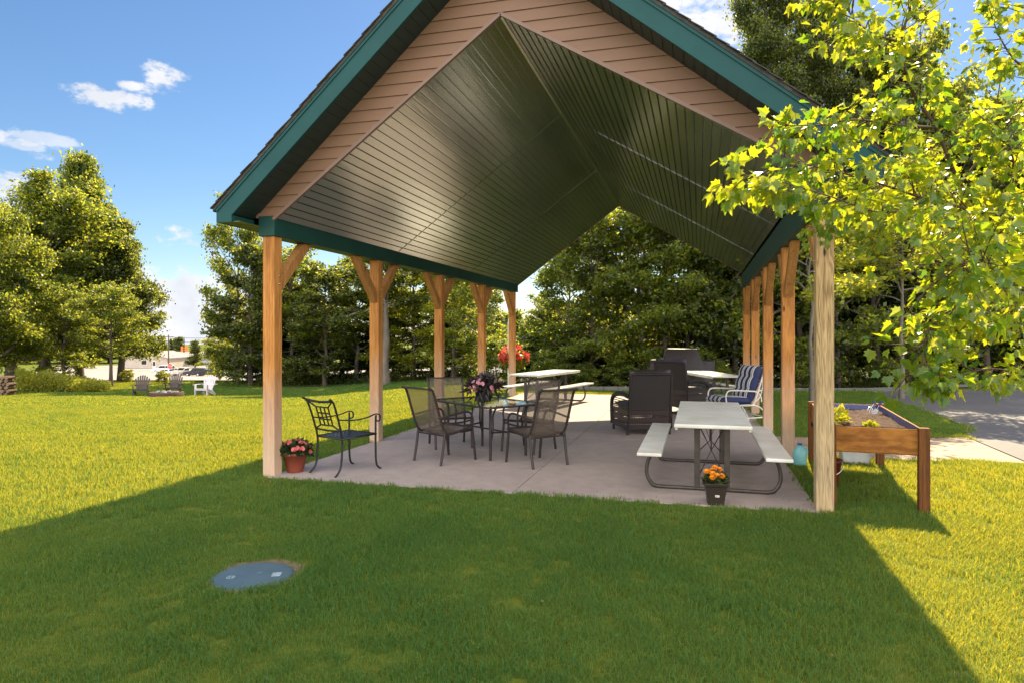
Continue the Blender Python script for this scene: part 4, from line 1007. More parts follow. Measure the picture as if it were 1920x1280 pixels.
# ------------------------------------------------------------------ trees
def limb_path(p0, d, L, rg, droop=0.0, n=5, wob=.18):
    pts = [np.array(p0, float)]; d = np.array(d, float); d /= np.linalg.norm(d)
    for i in range(n):
        d = d+rg.normal(size=3)*wob+np.array([0, 0, droop]); d /= np.linalg.norm(d); pts.append(pts[-1]+d*L/n)
    return pts
def make_tree(name, Ht, rad, base, nlimb, leaves, lsize, seed, lm, barkm, trunk_r=.16, shape='round', fill=1.0, lean=(0, 0), spray=.5, conifer=False):
    """returns (trunk mesh, crown mesh)"""
    rg = np.random.default_rng(seed); tb = MB(); blobs = []
    tp = [(0,0,-.3)]; top = np.array([lean[0], lean[1], Ht*.96])
    for i in range(1, 8): f = i/7; tp.append(tuple(top*f+np.array([rg.normal()*.05*Ht/8, rg.normal()*.05*Ht/8, 0])*(1 if i < 7 else 0)))
    tb.tube(tp, [trunk_r*1.35]+[trunk_r*(1-.92*i/7) for i in range(1, 8)], 9)
    for i in range(nlimb):
        f = (i+.5)/nlimb; h = base+(Ht*.97-base)*f
        if shape == 'round': R_ = rad*math.sqrt(max(.06, 1-((f-.38)/.66)**2))
        elif shape == 'cone': R_ = rad*(1.02-f)**.85
        else: R_ = rad*(.55+.45*math.sin(f*math.pi))*(1-.35*f)
        R_ *= .6+.62*rg.random()
        az = i*2.399+rg.normal()*.4; up = (.30+.9*f+.25*rg.normal()) if not conifer else (-.12+.35*f)
        k = h/Ht*7; j = min(6, int(k)); p0 = np.array(tp[j+1 if j < 6 else 7])*(k-j)+np.array(tp[j] if j else (0,0,0))*(1-(k-j)); p0[2] = h
        pth = limb_path(p0, (math.cos(az), math.sin(az), up), R_, rg, -.03 if not conifer else .02)
        r0 = max(.012, trunk_r*.42*(1-.8*f)); tb.tube(pth, [r0*(1-.75*q/5) for q in range(6)], 5, cap=False)
        ns = max(3, int(R_*2.6))
        for q in range(ns):
            if not conifer and rg.random() < .22: continue
            g = .25+.75*(q+rg.random())/ns; a = g*5; jj = min(4, int(a)); pp = pth[jj]*(1-(a-jj))+pth[jj+1]*(a-jj)
            sd_ = az+rg.choice([-1, 1])*(.5+rg.random()*.7); sl = R_*.38*(1.25-g)+.25
            sp2 = limb_path(pp, (math.cos(sd_), math.sin(sd_), up*.6+rg.normal()*.25), sl, rg, -.02, 3)
            tb.tube(sp2, [.012, .009, .006, .003], 4, cap=False)
            for e in (1, 2, 3): blobs.append((sp2[e], spray*(.45+.75*rg.random())*(.6 if conifer else 1), sd_))
        blobs.append((pth[-1], spray, az))
    blobs.append((np.array(tp[-1]), spray, 0))
    nb = len(blobs); per = max(4, int(leaves/nb)); cnt = np.maximum(2, (per*(.25+1.5*rg.random(nb))).astype(int)); C = np.repeat(np.array([b[0] for b in blobs]), cnt, 0); S = np.repeat(np.array([b[1] for b in blobs]), cnt); n = len(C)
    off = rg.normal(size=(n, 3))*.5*S[:, None]*np.array([1, 1, .45 if not conifer else .25])
    P = C+off; tip = P-np.array([0, 0, Ht*.4]); 
    Dr = rdir(rg, n)*np.array([1, 1, .55]); Dr += np.stack([tip[:, 0], tip[:, 1], np.zeros(n)], 1)/(np.linalg.norm(tip, axis=1)[:, None]+.1)*.4; Dr[:, 2] -= .1; Dr /= np.linalg.norm(Dr, axis=1)[:, None]
    Up = rdir(rg, n, .5 if not conifer else 1.4); L = lsize*(.6+.8*rg.random(n)); V, Q = quads(P, Dr, Up, L, L*(.62 if not conifer else .38))
    tm = tb.mesh(name+'_trunk'); tm.materials.append(M[barkm])
    me = bpy.data.meshes.new(name+'_crown'); me.vertices.add(len(V)); me.vertices.foreach_set('co', V.astype(np.float32).ravel()); k = len(Q)
    me.loops.add(k*4); me.loops.foreach_set('vertex_index', Q.astype(np.int32).ravel()); me.polygons.add(k); me.polygons.foreach_set('loop_start', np.arange(0, k*4, 4, dtype=np.int32)); me.polygons.foreach_set('loop_total', np.full(k, 4, dtype=np.int32)); me.update(calc_edges=True)
    me.materials.append(M[lm]); return tm, me
def place(name, meshes, loc, rz, sc, label, cat='tree', group=None, lm=None):
    t = empty(name, loc, rz, label, cat, group); t.scale = sc if isinstance(sc, tuple) else (sc, sc, sc)
    for nm, me in zip(('trunk', 'crown'), meshes):
        o = bpy.data.objects.new(nm, me); COL.objects.link(o); o.parent = t
        if nm == 'crown' and lm: o.material_slots[0].link = 'OBJECT'; o.material_slots[0].material = M[lm]
    return t
PR = {}
PR['big'] = make_tree('big', 10, 4.6, 1.2, 52, 90000, .19, 21, 'leaf', 'bark', .32, 'round', spray=.85)
PR['big2'] = make_tree('big2', 10, 4.0, 1.9, 54, 85000, .18, 22, 'leaf', 'bark', .28, 'cone', spray=.8)
PR['mid'] = make_tree('mid', 7, 2.9, .9, 38, 19000, .155, 23, 'leaf', 'bark', .13, 'round', spray=.46)
PR['mid2'] = make_tree('mid2', 7, 2.7, .8, 38, 18000, .155, 24, 'leafdark', 'bark', .12, 'tall', spray=.44)
PR['mid3'] = make_tree('mid3', 7, 2.7, 1.4, 30, 13000, .15, 25, 'leafdark', 'greybark', .13, 'tall', spray=.46)
PR['con'] = make_tree('con', 8, 2.3, .3, 60, 60000, .16, 26, 'needle', 'bark', .14, 'cone', spray=.55, conifer=True)
PR['lol'] = make_tree('lol', 7, 2.9, 2.2, 34, 24000, .15, 29, 'leaf', 'bark', .15, 'round', spray=.5)
PR['tall'] = make_tree('tall', 17, 4.2, 3, 60, 100000, .15, 27, 'leafdark', 'bark', .28, 'tall', spray=.75)
PR['shrub'] = make_tree('shrub', 1.6, 1.0, .1, 16, 9000, .11, 28, 'leaf', 'bark', .03, 'round', spray=.32)
rt = random.Random(4)
def T(kind, name, u, Z, sc, label, group=None, lm=None, dz=0, cat='tree'):
    p = gat(u, Z); p.z += dz
    return place(name, PR[kind], p, rt.uniform(0, 6.28), sc, label, cat, group, lm)
# big trees on the left
T('big', 'maple_tree', 85, 46, (1.15,1.15,1.16), 'broad leafy maple left of the lawn, behind the weeds', lm='leaf')
T('big2', 'maple_tree', 150, 50, (1.0,1.0,1.66), 'tallest pointed tree at the left of the sky', lm='leaf')
T('big2', 'maple_tree', 226, 49, (.82,.82,1.16), 'dark narrow tree at the right side of the left tree group', lm='leafdark')
T('big', 'yellow_tree', -25, 38, (.72,.72,.95), 'yellow green tree cut off by the left edge, above the woodpile', lm='leaf')
T('big', 'leafy_tree', 20, 56, (1.3,1.3,1.2), 'green tree behind the yellow green one at the left edge', lm='leaf')
T('lol', 'small_maple', 208, 41, (.78,.78,.80), 'small maple with a bare trunk beside the parking lot entrance', lm='leaf')
T('mid', 'leafy_tree', 120, 42, (.8,.8,.75), 'low bushy tree right above the weeds', lm='leaf')
# tree row left of and behind the pavilion
row = [(446,44,'mid',(.9,.9,1.50),'leaf','tree at the left end of the row beyond the lawn, feathery against the sky'),
       (470,42,'mid2',(1.2,1.2,1.18),'leafdark','dark tree just left of the front left post'),
       (545,43,'mid',(1.15,1.15,1.12),'leaf','tree framed between the front left post and its brace'),
       (610,41,'mid2',(1.2,1.2,.98),'leafdark','dark tree centred in the first bay of the pavilion'),
       (668,43,'mid3',(1.2,1.2,1.1),'leaf','tree behind the second left post'),
       (775,42,'mid',(1.15,1.15,1.0),'leafyel','sunlit tree in the second bay of the pavilion'),
       (850,39,'mid',(1.0,1.0,.95),'leafyel','bright tree in the third bay of the pavilion'),
       (900,36,'mid3',(.8,.8,.9),'leaf','thin tree beside the gap in front of the parking lot')]
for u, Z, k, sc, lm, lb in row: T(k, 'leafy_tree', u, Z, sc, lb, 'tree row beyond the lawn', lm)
for u, Z, sc, lb in [(412,56,.5,'low pale tree at the far end of the tree row, above the dark cars'),(465,47,.75,'low tree in shade beside the parking lot edge')]: T('mid', 'leafy_tree', u, Z, sc, lb, 'tree row beyond the lawn', 'leafyel')
BAYS = ['left edge of the front left post','left half of the first bay','middle of the first bay','left of the second left post','grey trunk in the second bay','third left post','third bay','low in the first bay, farther back','front left post, farther back']
for bi, (u, Z, k) in enumerate([(500,46,'con'),(560,45,'con'),(640,46,'con'),(700,45,'con'),(740,44,'mid2'),(815,43,'con'),(870,42,'mid2'),(590,50,'mid2'),(520,52,'mid2')]):
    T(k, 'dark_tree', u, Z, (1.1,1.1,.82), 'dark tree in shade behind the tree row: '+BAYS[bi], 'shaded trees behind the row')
# big bare trunk in the second bay
p = gat(722, 39)
PR['trunkt'] = make_tree('trunkt', 11, 3.2, 5.0, 22, 26000, .17, 31, 'leafdark', 'greybark', .27, 'round', spray=.7)
place('shade_tree', PR['trunkt'], p, 1.0, (1,1,.86), 'tree with a thick grey bare trunk seen through the second bay', 'tree')
# woods behind the patio and round to the right
wr = [(1022,30,'mid',(.5,.5,.5),'leaf'),(1068,28,'mid3',(.8,.8,.80),'leaf'),(1110,27.5,'mid',(.8,.8,.92),'leaf'),(1155,28,'mid',(.9,.9,.98),'leaf'),(1200,27.5,'mid3',(1.0,1.0,1.05),'leaf'),
      (1245,27,'mid',(.9,.9,1.02),'leaf'),(1290,27.5,'mid2',(1.0,1.0,1.2),'leaf'),(1335,27,'mid3',(1.0,1.0,1.3),'leafdark'),(1380,27,'mid2',(1.0,1.0,1.4),'leafdark'),(1430,26.5,'mid',(1.0,1.0,1.35),'leaf'),
      (1500,27,'mid2',(1.1,1.1,1.4),'leafdark'),(1570,27,'mid',(1.1,1.1,1.25),'leaf'),(1640,28.5,'mid2',(1.3,1.3,2.0),'leafdark'),(1700,29.5,'mid',(1.35,1.35,1.95),'leaf'),(1770,30,'mid2',(1.5,1.5,1.55),'leafdark'),(1850,31,'mid',(1.4,1.4,1.65),'leaf'),(1925,32,'mid2',(1.4,1.4,1.8),'leafdark')]
pos = ['beside the gap and the red hanging basket','above the sunlit picnic table','just right of the sunlit picnic table','left of the ceiling notch','under the ceiling notch','left above the covered grill','straight behind the covered grill','right of the covered grill','behind the striped chair','behind the right row of posts','in the gap between the two nearest right posts','just right of the front right post','behind the garden bed','at the bend of the driveway','right of the driveway bend','far right beyond the driveway','at the right edge beyond the driveway']
for (u, Z, k, sc, lm), ps in zip(wr, pos): T(k, 'woodland_tree', u, Z, sc, 'woodland tree '+ps, 'edge of the woods behind the patio', lm)
WPL = ['farthest left, by the gap','behind the sunlit picnic table','right of the sunlit picnic table','behind the near wicker chair','left of the covered grill','behind the covered grill','right of the covered grill','behind the striped chair','behind the rear right posts','behind the middle right posts','behind the front right post','right of the front right post','behind the garden bed','at the driveway bend','beyond the driveway bend','beyond the middle of the driveway','beyond the far driveway','at the right edge of the picture']
for wi, u in enumerate(range(1020, 2060, 58)):
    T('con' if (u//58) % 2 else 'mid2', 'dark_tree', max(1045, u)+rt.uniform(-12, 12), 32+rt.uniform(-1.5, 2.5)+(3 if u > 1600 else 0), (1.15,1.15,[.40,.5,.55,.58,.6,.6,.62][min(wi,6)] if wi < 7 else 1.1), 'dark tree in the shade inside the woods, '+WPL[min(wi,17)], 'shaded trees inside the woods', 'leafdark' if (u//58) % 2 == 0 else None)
T('tall', 'tall_tree', 1435, 27.5, (.66,.66,.98), 'tall loose crowned tree rising above the right roof slope')
T('tall', 'tall_tree', 1545, 28, (.62,.62,.96), 'second tall tree above the right roof slope, behind the yellow maple')
T('tall', 'tall_tree', 1900, 42, (1.0,1.0,.75), 'dark tall tree behind the maple at the right edge')
for i, (u, Z, s) in enumerate([(1030,26.8,.75),(1095,26.2,.5),(1335,25.3,.55),(1160,26.3,.6),(1500,24.8,.5),(1655,25.5,.6),(1220,26.3,.5),(930,34,1.1),(985,33,.9)]):
    T('shrub', 'shrub', u, Z, s, ['low shrub right of the hanging basket','low shrub below the sunlit picnic table end','low shrub right of the grill cover','small shrub left of the wicker chair','small shrub behind the right posts','shrub at the driveway bend','small shrub left of the grill','taller shrub left of the hanging basket','taller shrub behind the hanging basket'][i], 'shrubs at the wood edge', None, 0, 'shrub')
# far trees beyond the parking lot
PR['far'] = make_tree('far', 9, 2.6, .6, 30, 6000, .5, 41, 'leafdark', 'bark', .2, 'cone', spray=1.0)
FARL = ['distant dark tree left of the utility pole','tallest distant dark tree just right of the utility pole','distant dark tree behind the utility pole','distant tree beyond the blue grey workshop','distant tree behind the tan building','distant tree right of the traffic light','distant tree at the left end of the tan building','distant tree behind the hanging basket, left half','distant tree behind the hanging basket, right half','nearer distant tree left of the hanging basket','nearer distant tree right of the hanging basket','tallest distant tree in the gap by the last left post','distant tree left end of the gap by the last left post','distant tree right end of the gap by the last left post']
for i, (u, Z, s) in enumerate([(302,215,1.0),(337,210,.95),(324,225,.9),(366,190,.85),(282,225,.9),(408,150,.8),(250,230,1.0),(945,190,1.7),(985,200,1.5),(930,150,1.0),(1005,160,1.2),(968,240,2.0),(910,210,1.6),(1030,230,1.9)]):
    T('far', 'distant_tree', u, Z, s, FARL[i], 'distant trees' if i < 7 else 'distant trees in the gap', 'leafdark' if i < 7 else 'leaf')

for u, Z, s, lb in [(20,225,1.4,'distant tree behind the woodpile'),(75,220,1.2,'distant tree behind the left end of the weeds'),(120,228,1.5,'distant tree behind the middle of the weeds'),(165,222,1.2,'distant tree behind the right end of the weeds'),(205,226,1.3,'distant tree behind the small maple trunk')]:
    T('far', 'distant_tree', u, Z, (s*2.2, s*2.2, s), lb, 'distant trees', 'leafdark')
# slim trunk of a young tree right of the pavilion
PR['young'] = make_tree('young', 5.6, 1.9, 2.3, 22, 8500, .12, 51, 'leafyel', 'greybark', .055, 'round', spray=.42)
p = gat(1585, 13.5); place('young_maple', PR['young'], gat(1522, 15.0), .7, (1,1,.98), 'slim young maple with a thin greenish trunk behind the front right post', 'tree', lm='leafyel')
place('young_maple', PR['young'], gat(1690, 17.5), 2.7, (1.15,1.15,1.05), 'young leafy maple beside the driveway, behind the big maple branches', 'tree', lm='leafyel')

# ------------------------------------------------------------------ near maple on the right
LEAFO = [(0,0),(.14,-.02),(.34,-.04),(.33,.10),(.54,.22),(.40,.34),(.52,.58),(.34,.54),(.22,.58),(.14,.78),(0,1.0)]
def maple():
    base = gat(2035, 4.9); t = empty('maple', (base.x, base.y, 0), 0, 'sunlit yellow green maple reaching in from the right edge of the picture', 'tree')
    o0 = Vector((base.x, base.y, 0)); rg = np.random.default_rng(77)
    tb = MB(); br = []      # (points in world)
    def W_(u, v, Z): return at(u, v, Z)
    trunk = [o0, o0+Vector((0,.02,.8)), W_(2000, 640, 4.8), W_(1985, 520, 4.7)]
    L1 = [W_(1985,520,4.7), W_(1935,500,4.6), W_(1870,430,4.5), W_(1800,345,4.45), W_(1755,240,4.4), W_(1710,170,4.35), W_(1690,80,4.3), W_(1712,-10,4.3), W_(1700,-110,4.25)]
    L2 = [W_(1985,520,4.7), W_(2000,400,4.6), W_(1965,280,4.5), W_(1945,150,4.5), W_(1935,20,4.45), W_(1920,-100,4.4)]
    L3 = [W_(1870,430,4.5), W_(1820,395,4.3), W_(1740,375,4.2), W_(1650,345,4.1), W_(1560,320,4.05), W_(1470,300,4.0)]
    L4 = [W_(2000,640,4.8), W_(1930,620,4.5), W_(1860,590,4.3), W_(1790,580,4.15), W_(1740,620,4.0), W_(1730,690,3.9)]
    L5 = [W_(1985,520,4.7), W_(1920,480,4.9), W_(1840,440,5.0), W_(1740,420,5.1), W_(1640,400,5.2), W_(1560,390,5.2)]
    L6 = [W_(1755,240,4.4), W_(1690,235,4.2), W_(1600,225,4.1), W_(1540,235,4.0), W_(1470,235,4.0)]
    L7 = [W_(2000,640,4.8), W_(1950,560,4.3), W_(1880,520,3.9), W_(1830,490,3.7), W_(1790,500,3.6)]
    L8 = [W_(1800,345,4.45), W_(1840,290,4.5), W_(1865,215,4.5), W_(1880,120,4.5)]
    L9 = [W_(1945,150,4.5), W_(1900,110,4.45), W_(1870,60,4.4), W_(1850,0,4.4)]
    L10 = [W_(1690,80,4.3), W_(1630,60,4.25), W_(1590,20,4.2), W_(1570,-40,4.2)]
    L11 = [W_(2000,640,4.8), W_(1980,690,4.3), W_(1920,700,4.1), W_(1860,690,4.0), W_(1790,705,3.9), W_(1745,720,3.85)]
    L12 = [W_(1740,375,4.2), W_(1660,400,3.9), W_(1560,370,3.7), W_(1460,340,3.6), W_(1370,325,3.55)]
    L13 = [W_(1870,430,4.5), W_(1890,350,4.3), W_(1900,300,4.2), W_(1880,240,4.2)]
    def tub(pts, r0, r1, n=8):
        pp = smooth_path(pts, 4); tb.tube([p-o0 for p in pp], [r0+(r1-r0)*i/(len(pp)-1) for i in range(len(pp))], n); return pp
    tub(trunk, .075, .05)
    leaves = []
    spec = [(L1,.018,.005,66,.25),(L2,.020,.005,46,.26),(L3,.012,.003,62,.28),(L4,.011,.003,46,.24),(L5,.012,.003,46,.34),(L6,.009,.002,28,.14),(L7,.011,.003,54,.36),(L8,.009,.002,2,.08),(L9,.008,.002,12,.15),(L10,.008,.002,28,.26),(L11,.008,.002,20,.14),(L12,.007,.002,28,.12),(L13,.009,.003,32,.32)]
    for pts, r0, r1, nt, tl in spec:
        pp = tub(pts, r0, r1, 7); m = len(pp)
        for k in range(nt):
            f = (k+rg.random()*.8)/nt; f = .12+.88*f; a = f*(m-1); j = min(m-2, int(a)); p = pp[j].lerp(pp[j+1], a-j); d = (pp[j+1]-pp[j]).normalized()
            side = Vector(rg.normal(size=3)); side = (side-d*side.dot(d)).normalized(); dd = (d*.75+side*.8+Vector((0,0,-.05))).normalized(); L = tl*(.5+rg.random()*.7)
            q = [p]; 
            for e in range(4): dd = (dd+Vector(rg.normal(size=3))*.14+Vector((0,0,-.05))).normalized(); q.append(q[-1]+dd*L/4)
            tb.tube([x-o0 for x in q], [.004,.0035,.003,.002,.0012], 4, cap=False)
            for e in range(1, 5):
                for _ in range(2 if e < 4 else 3):
                    sd_ = Vector(rg.normal(size=3)); sd_ = (sd_-dd*sd_.dot(dd)).normalized(); ld = (dd*.5+sd_*.9+Vector((0,0,-.25))).normalized()
                    b0 = q[e]; st_ = .03+.03*rg.random(); leaves.append((b0, b0+ld*st_, ld, .042+.038*rg.random()))
    V = []; Fx = []; sb = MB()
    nL = len(LEAFO)
    for b0, b1, ld, s in leaves:
        up = Vector((0,0,1))+Vector(rg.normal(size=3))*.62; dr = (ld+Vector((0,0,-.45))).normalized(); x = dr.cross(up).normalized(); z = x.cross(dr)
        o = len(V)
        for (a, c) in LEAFO: V.append(b1+x*(a*s)+dr*(c*s)+z*(abs(a)*s*.22-c*c*s*.18)-o0)
        for (a, c) in LEAFO[1:-1]: V.append(b1-x*(a*s)+dr*(c*s)+z*(abs(a)*s*.22-c*c*s*.18)-o0)
        Fx.append([o+i for i in range(nL)]); Fx.append([o]+[o+nL+i for i in range(nL-2)]+[o+nL-1]); 
        Fx[-1] = Fx[-1][::-1]
    me = bpy.data.meshes.new('leaves'); me.from_pydata([tuple(v) for v in V], [], Fx); me.materials.append(M['maple']); o = bpy.data.objects.new('leaves', me); COL.objects.link(o); o.parent = t
    tb.build('trunk', 'twig', t)
maple()

# ------------------------------------------------------------------ hanging basket behind the patio
p = gat(953, 19.3); t = empty('hanging_basket', at(963, 668, 19.5), 0, 'hanging basket overflowing with red flowers behind the last left post', 'hanging basket')
MB().lathe([(0,-.30),(.10,-.29),(.2,-.2),(.24,-.08),(.23,-.06),(0,-.06)], 20).build('basket', 'darkpot', t)
rg = np.random.default_rng(8); V, Q = foliage_ball(rg, 900, .37, (0,0,-.09), .12, .5, -.2, .75, False, .3); rawmesh('foliage', V, Q, 'leaf', t)
V, Q = foliage_ball(rg, 700, .40, (0,0,.0), .10, .85, 0, .72, False, .8); k = (V.reshape(-1,4,3)[:, 0, 2] > -.16) & (np.sin(V.reshape(-1,4,3)[:, 0, 0]*17)+np.cos(V.reshape(-1,4,3)[:, 0, 2]*19) > -.9); V = V.reshape(-1,4,3)[k].reshape(-1,3); rawmesh('flowers', V, np.arange(len(V)).reshape(-1,4), 'red_petal', t)
MB().tube([(0,0,-.06),(0,0,.72)], .006, 5).build('hanger', 'blackmetal', t)
t = empty('basket_pole', (p.x, p.y, p.z), 0, 'slim pale pole with a crook carrying the red hanging basket', 'pole')
q = at(963, 668, 19.5)-p; MB().tube(smooth_path([(0,0,-.1),(0,0,1.0),(0,0,1.95),(q.x*.3,q.y*.3,2.12),(q.x,q.y,q.z+.74)], 6), .017, 8).build('pole', 'whitetube', t)

# ------------------------------------------------------------------ adirondack chairs and fire pit
def adirondack(u, Z, rz, m, label):
    p = gat(u, Z); t = empty('adirondack_chair', p, rz, label, 'chair', 'adirondack chairs round the fire pit'); sg = 1
    for k in range(7):      # fan back, facing -y
        f = (k-3)/3; x0 = f*.19; x1 = f*.30; top = 1.02-.16*abs(f)**2; a = Vector((x0, .22, .28)); e = Vector((x1, .22+.34*(top-.28), top))
        MB().bar(a, e, .074, .02, up=(0,-1,.3)).build('back_slat', m, t, .006)
    b = MB()
    for k in range(5): b.bar((-.28, -.34+k*.12, .375-.025*k), (.28, -.34+k*.12, .375-.025*k), .10, .02)
    b.build('seat', m, t, .005)
    for s in (-1, 1):
        b = MB(); b.box(s*.36-.065, s*.36+.065, -.42, .38, .56, .582); b.build('armrest', m, t, .01)
        MB().box(s*.31-.02, s*.31+.02, -.40, -.28, 0, .56).build('front_leg', m, t, .004)
        MB().prism([(-.36,.26),(-.36,.38),(.25,.26),(.50,.02),(.50,0),(.40,0)], s*.27-.015, s*.27+.015, 'x').build('rear_leg', m, t, .004)
    b = MB(); b.box(-.33, .33, .30, .33, .50, .56); b.box(-.29, .29, -.375, -.355, .30, .39); b.build('brace', m, t)
adirondack(265, 33, R(36), 'adibrown', 'brown adirondack chair on the left of the fire pit')
adirondack(326, 34.5, R(28), 'adibrown', 'brown adirondack chair straight behind the fire pit')
adirondack(385, 33.5, R(8), 'adiwhite', 'pale lavender white adirondack chair on the right of the fire pit')
p = gat(312, 31.6); t = empty('fire_pit', p, .3, 'low round rusty fire pit with ash and stones on the lawn', 'fire pit')
MB().lathe([(.74,-.05),(.75,.24),(.72,.26),(.66,.26),(.64,.05),(0,.10)], 30).build('ring', 'firebrick', t)
b = MB(); rr_ = random.Random(6)
for k in range(26):
    a, r = rr_.random()*6.28, rr_.random()*.55; x, y = r*math.cos(a), r*math.sin(a); s = rr_.uniform(.05,.12)
    b.lathe([(0,-s*.5),(s*.8,-s*.3),(s,0),(s*.6,s*.5),(0,s*.6)], 7, (x, y, .2+rr_.uniform(-.03,.08)))
b.build('stones', 'ash', t)

# ------------------------------------------------------------------ woodpile: every log its own
logs = []
for v in range(4):
    b = MB(); rl = random.Random(v); n = 9; vs = []
    rr_ = [1+rl.uniform(-.18, .18) for _ in range(n)]
    for y in (-.25, .25):
        for k in range(n): a = 2*math.pi*k/n; vs.append((.09*rr_[k]*math.cos(a), y, .09*rr_[k]*math.sin(a)*(.8 if v % 2 else 1)))
    b.add(vs, [(k, (k+1) % n, n+(k+1) % n, n+k) for k in range(n)]); me = b.mesh('bark'); me.materials.append(M['log'])
    c = MB(); c.add([(x, y*1.004, z) for x, y, z in vs], [tuple(range(n)), tuple(range(n, 2*n))[::-1]]); me2 = c.mesh('cut_face'); me2.materials.append(M['logend']); logs.append((me, me2))
rl = random.Random(8); p0 = gat(-30, 33.5)
for j in range(7):
    for i in range(14 if j < 6 else 9):
        x = -1.2+i*.185+(.09 if j % 2 else 0)+rl.uniform(-.015,.015); z = .09+j*.165
        t = empty('firewood_log', (p0.x+x*math.cos(TH)+0, p0.y+x*math.sin(TH)+rl.uniform(-.06,.06), p0.z+z), TH+rl.uniform(-.12,.12), 'split log in the '+['bottom row','second row from the ground','third row from the ground','middle row','third row from the top','second row from the top','top row'][j]+' of the woodpile', 'log', 'split logs in the woodpile')
        a, c = logs[rl.randrange(4)]
        for nm, me in (('bark', a), ('cut_face', c)): o = bpy.data.objects.new(nm, me); COL.objects.link(o); o.parent = t; o.rotation_euler = (0, rl.random()*0, 0)
# weeds beside the woodpile
rg = np.random.default_rng(14); n = 16000; U = rg.random(n); X = 30+175*U; Zs = 36+3.5*rg.random(n); P = np.zeros((n,3))
for i in range(n):
    q = gat(X[i], Zs[i]); hh = (1.15-.75*U[i])*(.7+.5*mnoise.noise(Vector((q.x*1.1, q.y*1.1, 0)))+.35*rg.random())*rg.random()**.6; P[i] = (q.x, q.y, q.z+max(.02, hh))
V, Q = quads(P, rdir(rg, n, .5), rdir(rg, n, .5), .10+.12*rg.random(n), .05+.05*rg.random(n)); o = rawmesh('weeds', V, Q, 'weed'); tag(o, 'tangle of sunlit weeds between woodpile and small maple', 'weeds', kind='stuff')
# undergrowth inside the woods
n = 26000; P = np.zeros((n,3)); 
for i in range(n):
    if rg.random() < .4: u = 480+430*rg.random(); z = 41+4*rg.random()
    else: u = 1000+1000*rg.random(); z = 26.5+5*rg.random()+max(0, (u-1600)/80)
    q = gat(u, z); P[i] = (q.x, q.y, q.z+(.9*rg.random()**2.2)*(.7+.8*mnoise.noise(Vector((q.x*.8, q.y*.8, 3)))))
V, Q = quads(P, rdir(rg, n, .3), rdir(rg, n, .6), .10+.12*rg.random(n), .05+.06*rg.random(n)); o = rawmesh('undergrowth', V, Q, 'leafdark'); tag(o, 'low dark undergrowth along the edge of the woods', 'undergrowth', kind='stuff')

# ------------------------------------------------------------------ far parking lot
M['carwhite'] = simple('white_car_paint', (.72,.72,.74), (.66,.66,.68), 3, .25); M['cardark'] = simple('dark_car_paint', (.03,.035,.05), (.02,.024,.035), 3, .22)
M['carblack'] = simple('black_car_paint', (.02,.02,.022), (.015,.015,.016), 3, .22); M['cartan'] = simple('pale_tan_car_paint', (.55,.50,.42), (.48,.43,.36), 3, .3); M['redlamp'] = simple('red_lamp', (.5,.02,.02), None, 3, .3)
def car(u, Z, rz, prof, cab, m, label, cat, wid=1.8, L=4.6):
    p = gat(u, Z); p.z += .12; t = empty('parked_car' if cat != 'pickup truck' else 'pickup_truck', p, rz, label, cat, 'vehicles in the far parking lot')
    hb = wid/2
    b = MB(); n = len(prof)
    vs = [(x*L/2, -hb, z) for x, z in prof]+[(x*L/2, hb, z) for x, z in prof]; b.add(vs, [tuple(range(n)), tuple(range(n, 2*n))[::-1]]+[(i, i+n, (i+1) % n+n, (i+1) % n) for i in range(n)]); b.build('body', m, t, .05, 3)
    for s in (-1, 1):
        for (a, c) in cab['side']: MB().prism([(x*L/2, z) for x, z in a], s*hb*1.004-.01, s*hb*1.004+.01, 'y').build('side_window', 'carglass', t)
    for nm, (p1, p2) in (('windscreen', cab['front']), ('rear_window', cab['rear'])):
        (x1, z1), (x2, z2) = p1, p2; MB().add([(x1*L/2, -hb*.84, z1), (x1*L/2, hb*.84, z1), (x2*L/2, hb*.78, z2), (x2*L/2, -hb*.78, z2), (x1*L/2-.03, -hb*.84, z1-.03), (x1*L/2-.03, hb*.84, z1-.03), (x2*L/2-.03, hb*.78, z2-.03), (x2*L/2-.03, -hb*.78, z2-.03)], [(0,1,2,3),(7,6,5,4),(0,4,5,1),(1,5,6,2),(2,6,7,3),(3,7,4,0)]).build(nm, 'carglass', t)
    for x in (-.30, .30):
        for s in (-1, 1):
            w = MB().lathe([(0,-.11),(.24,-.11),(.33,-.09),(.33,.09),(.24,.11),(0,.11)], 20).build('wheel', 'black', t); w.rotation_euler = (R(90), 0, 0); w.location = (x*L, s*(hb-.09), .33)
            MB().lathe([(0,.118),(.18,.118),(.2,.112)], 14).lathe([(0,-.118),(.18,-.118),(.2,-.112)], 14).build('rim', 'chrome', w)
    for s in (-1, 1):
        MB().box(L/2*.985, L/2*1.004, s*hb*.74-.16, s*hb*.74+.16, .62, .76).build('headlight', 'white', t)
        MB().box(-L/2*1.004, -L/2*.985, s*hb*.8-.10, s*hb*.8+.10, .75, .98).build('tail_lamp', 'redlamp', t)
suvp = [(-1,.35),(-1,.95),(-.96,1.1),(-.86,1.68),(-.7,1.76),(.15,1.74),(.42,1.12),(.92,1.0),(1,.85),(1,.35)]
suvc = dict(side=[([(-.86,1.12),(-.80,1.60),(-.45,1.64),(-.45,1.12)],0),([(-.40,1.12),(-.40,1.64),(.12,1.62),(.36,1.12)],0)], front=((.43,1.13),(.17,1.72)), rear=((-.975,1.12),(-.885,1.62)))
sedp = [(-1,.35),(-1,.85),(-.95,.98),(-.62,1.03),(-.38,1.40),(-.2,1.46),(.12,1.44),(.45,1.02),(.93,.88),(1,.7),(1,.35)]
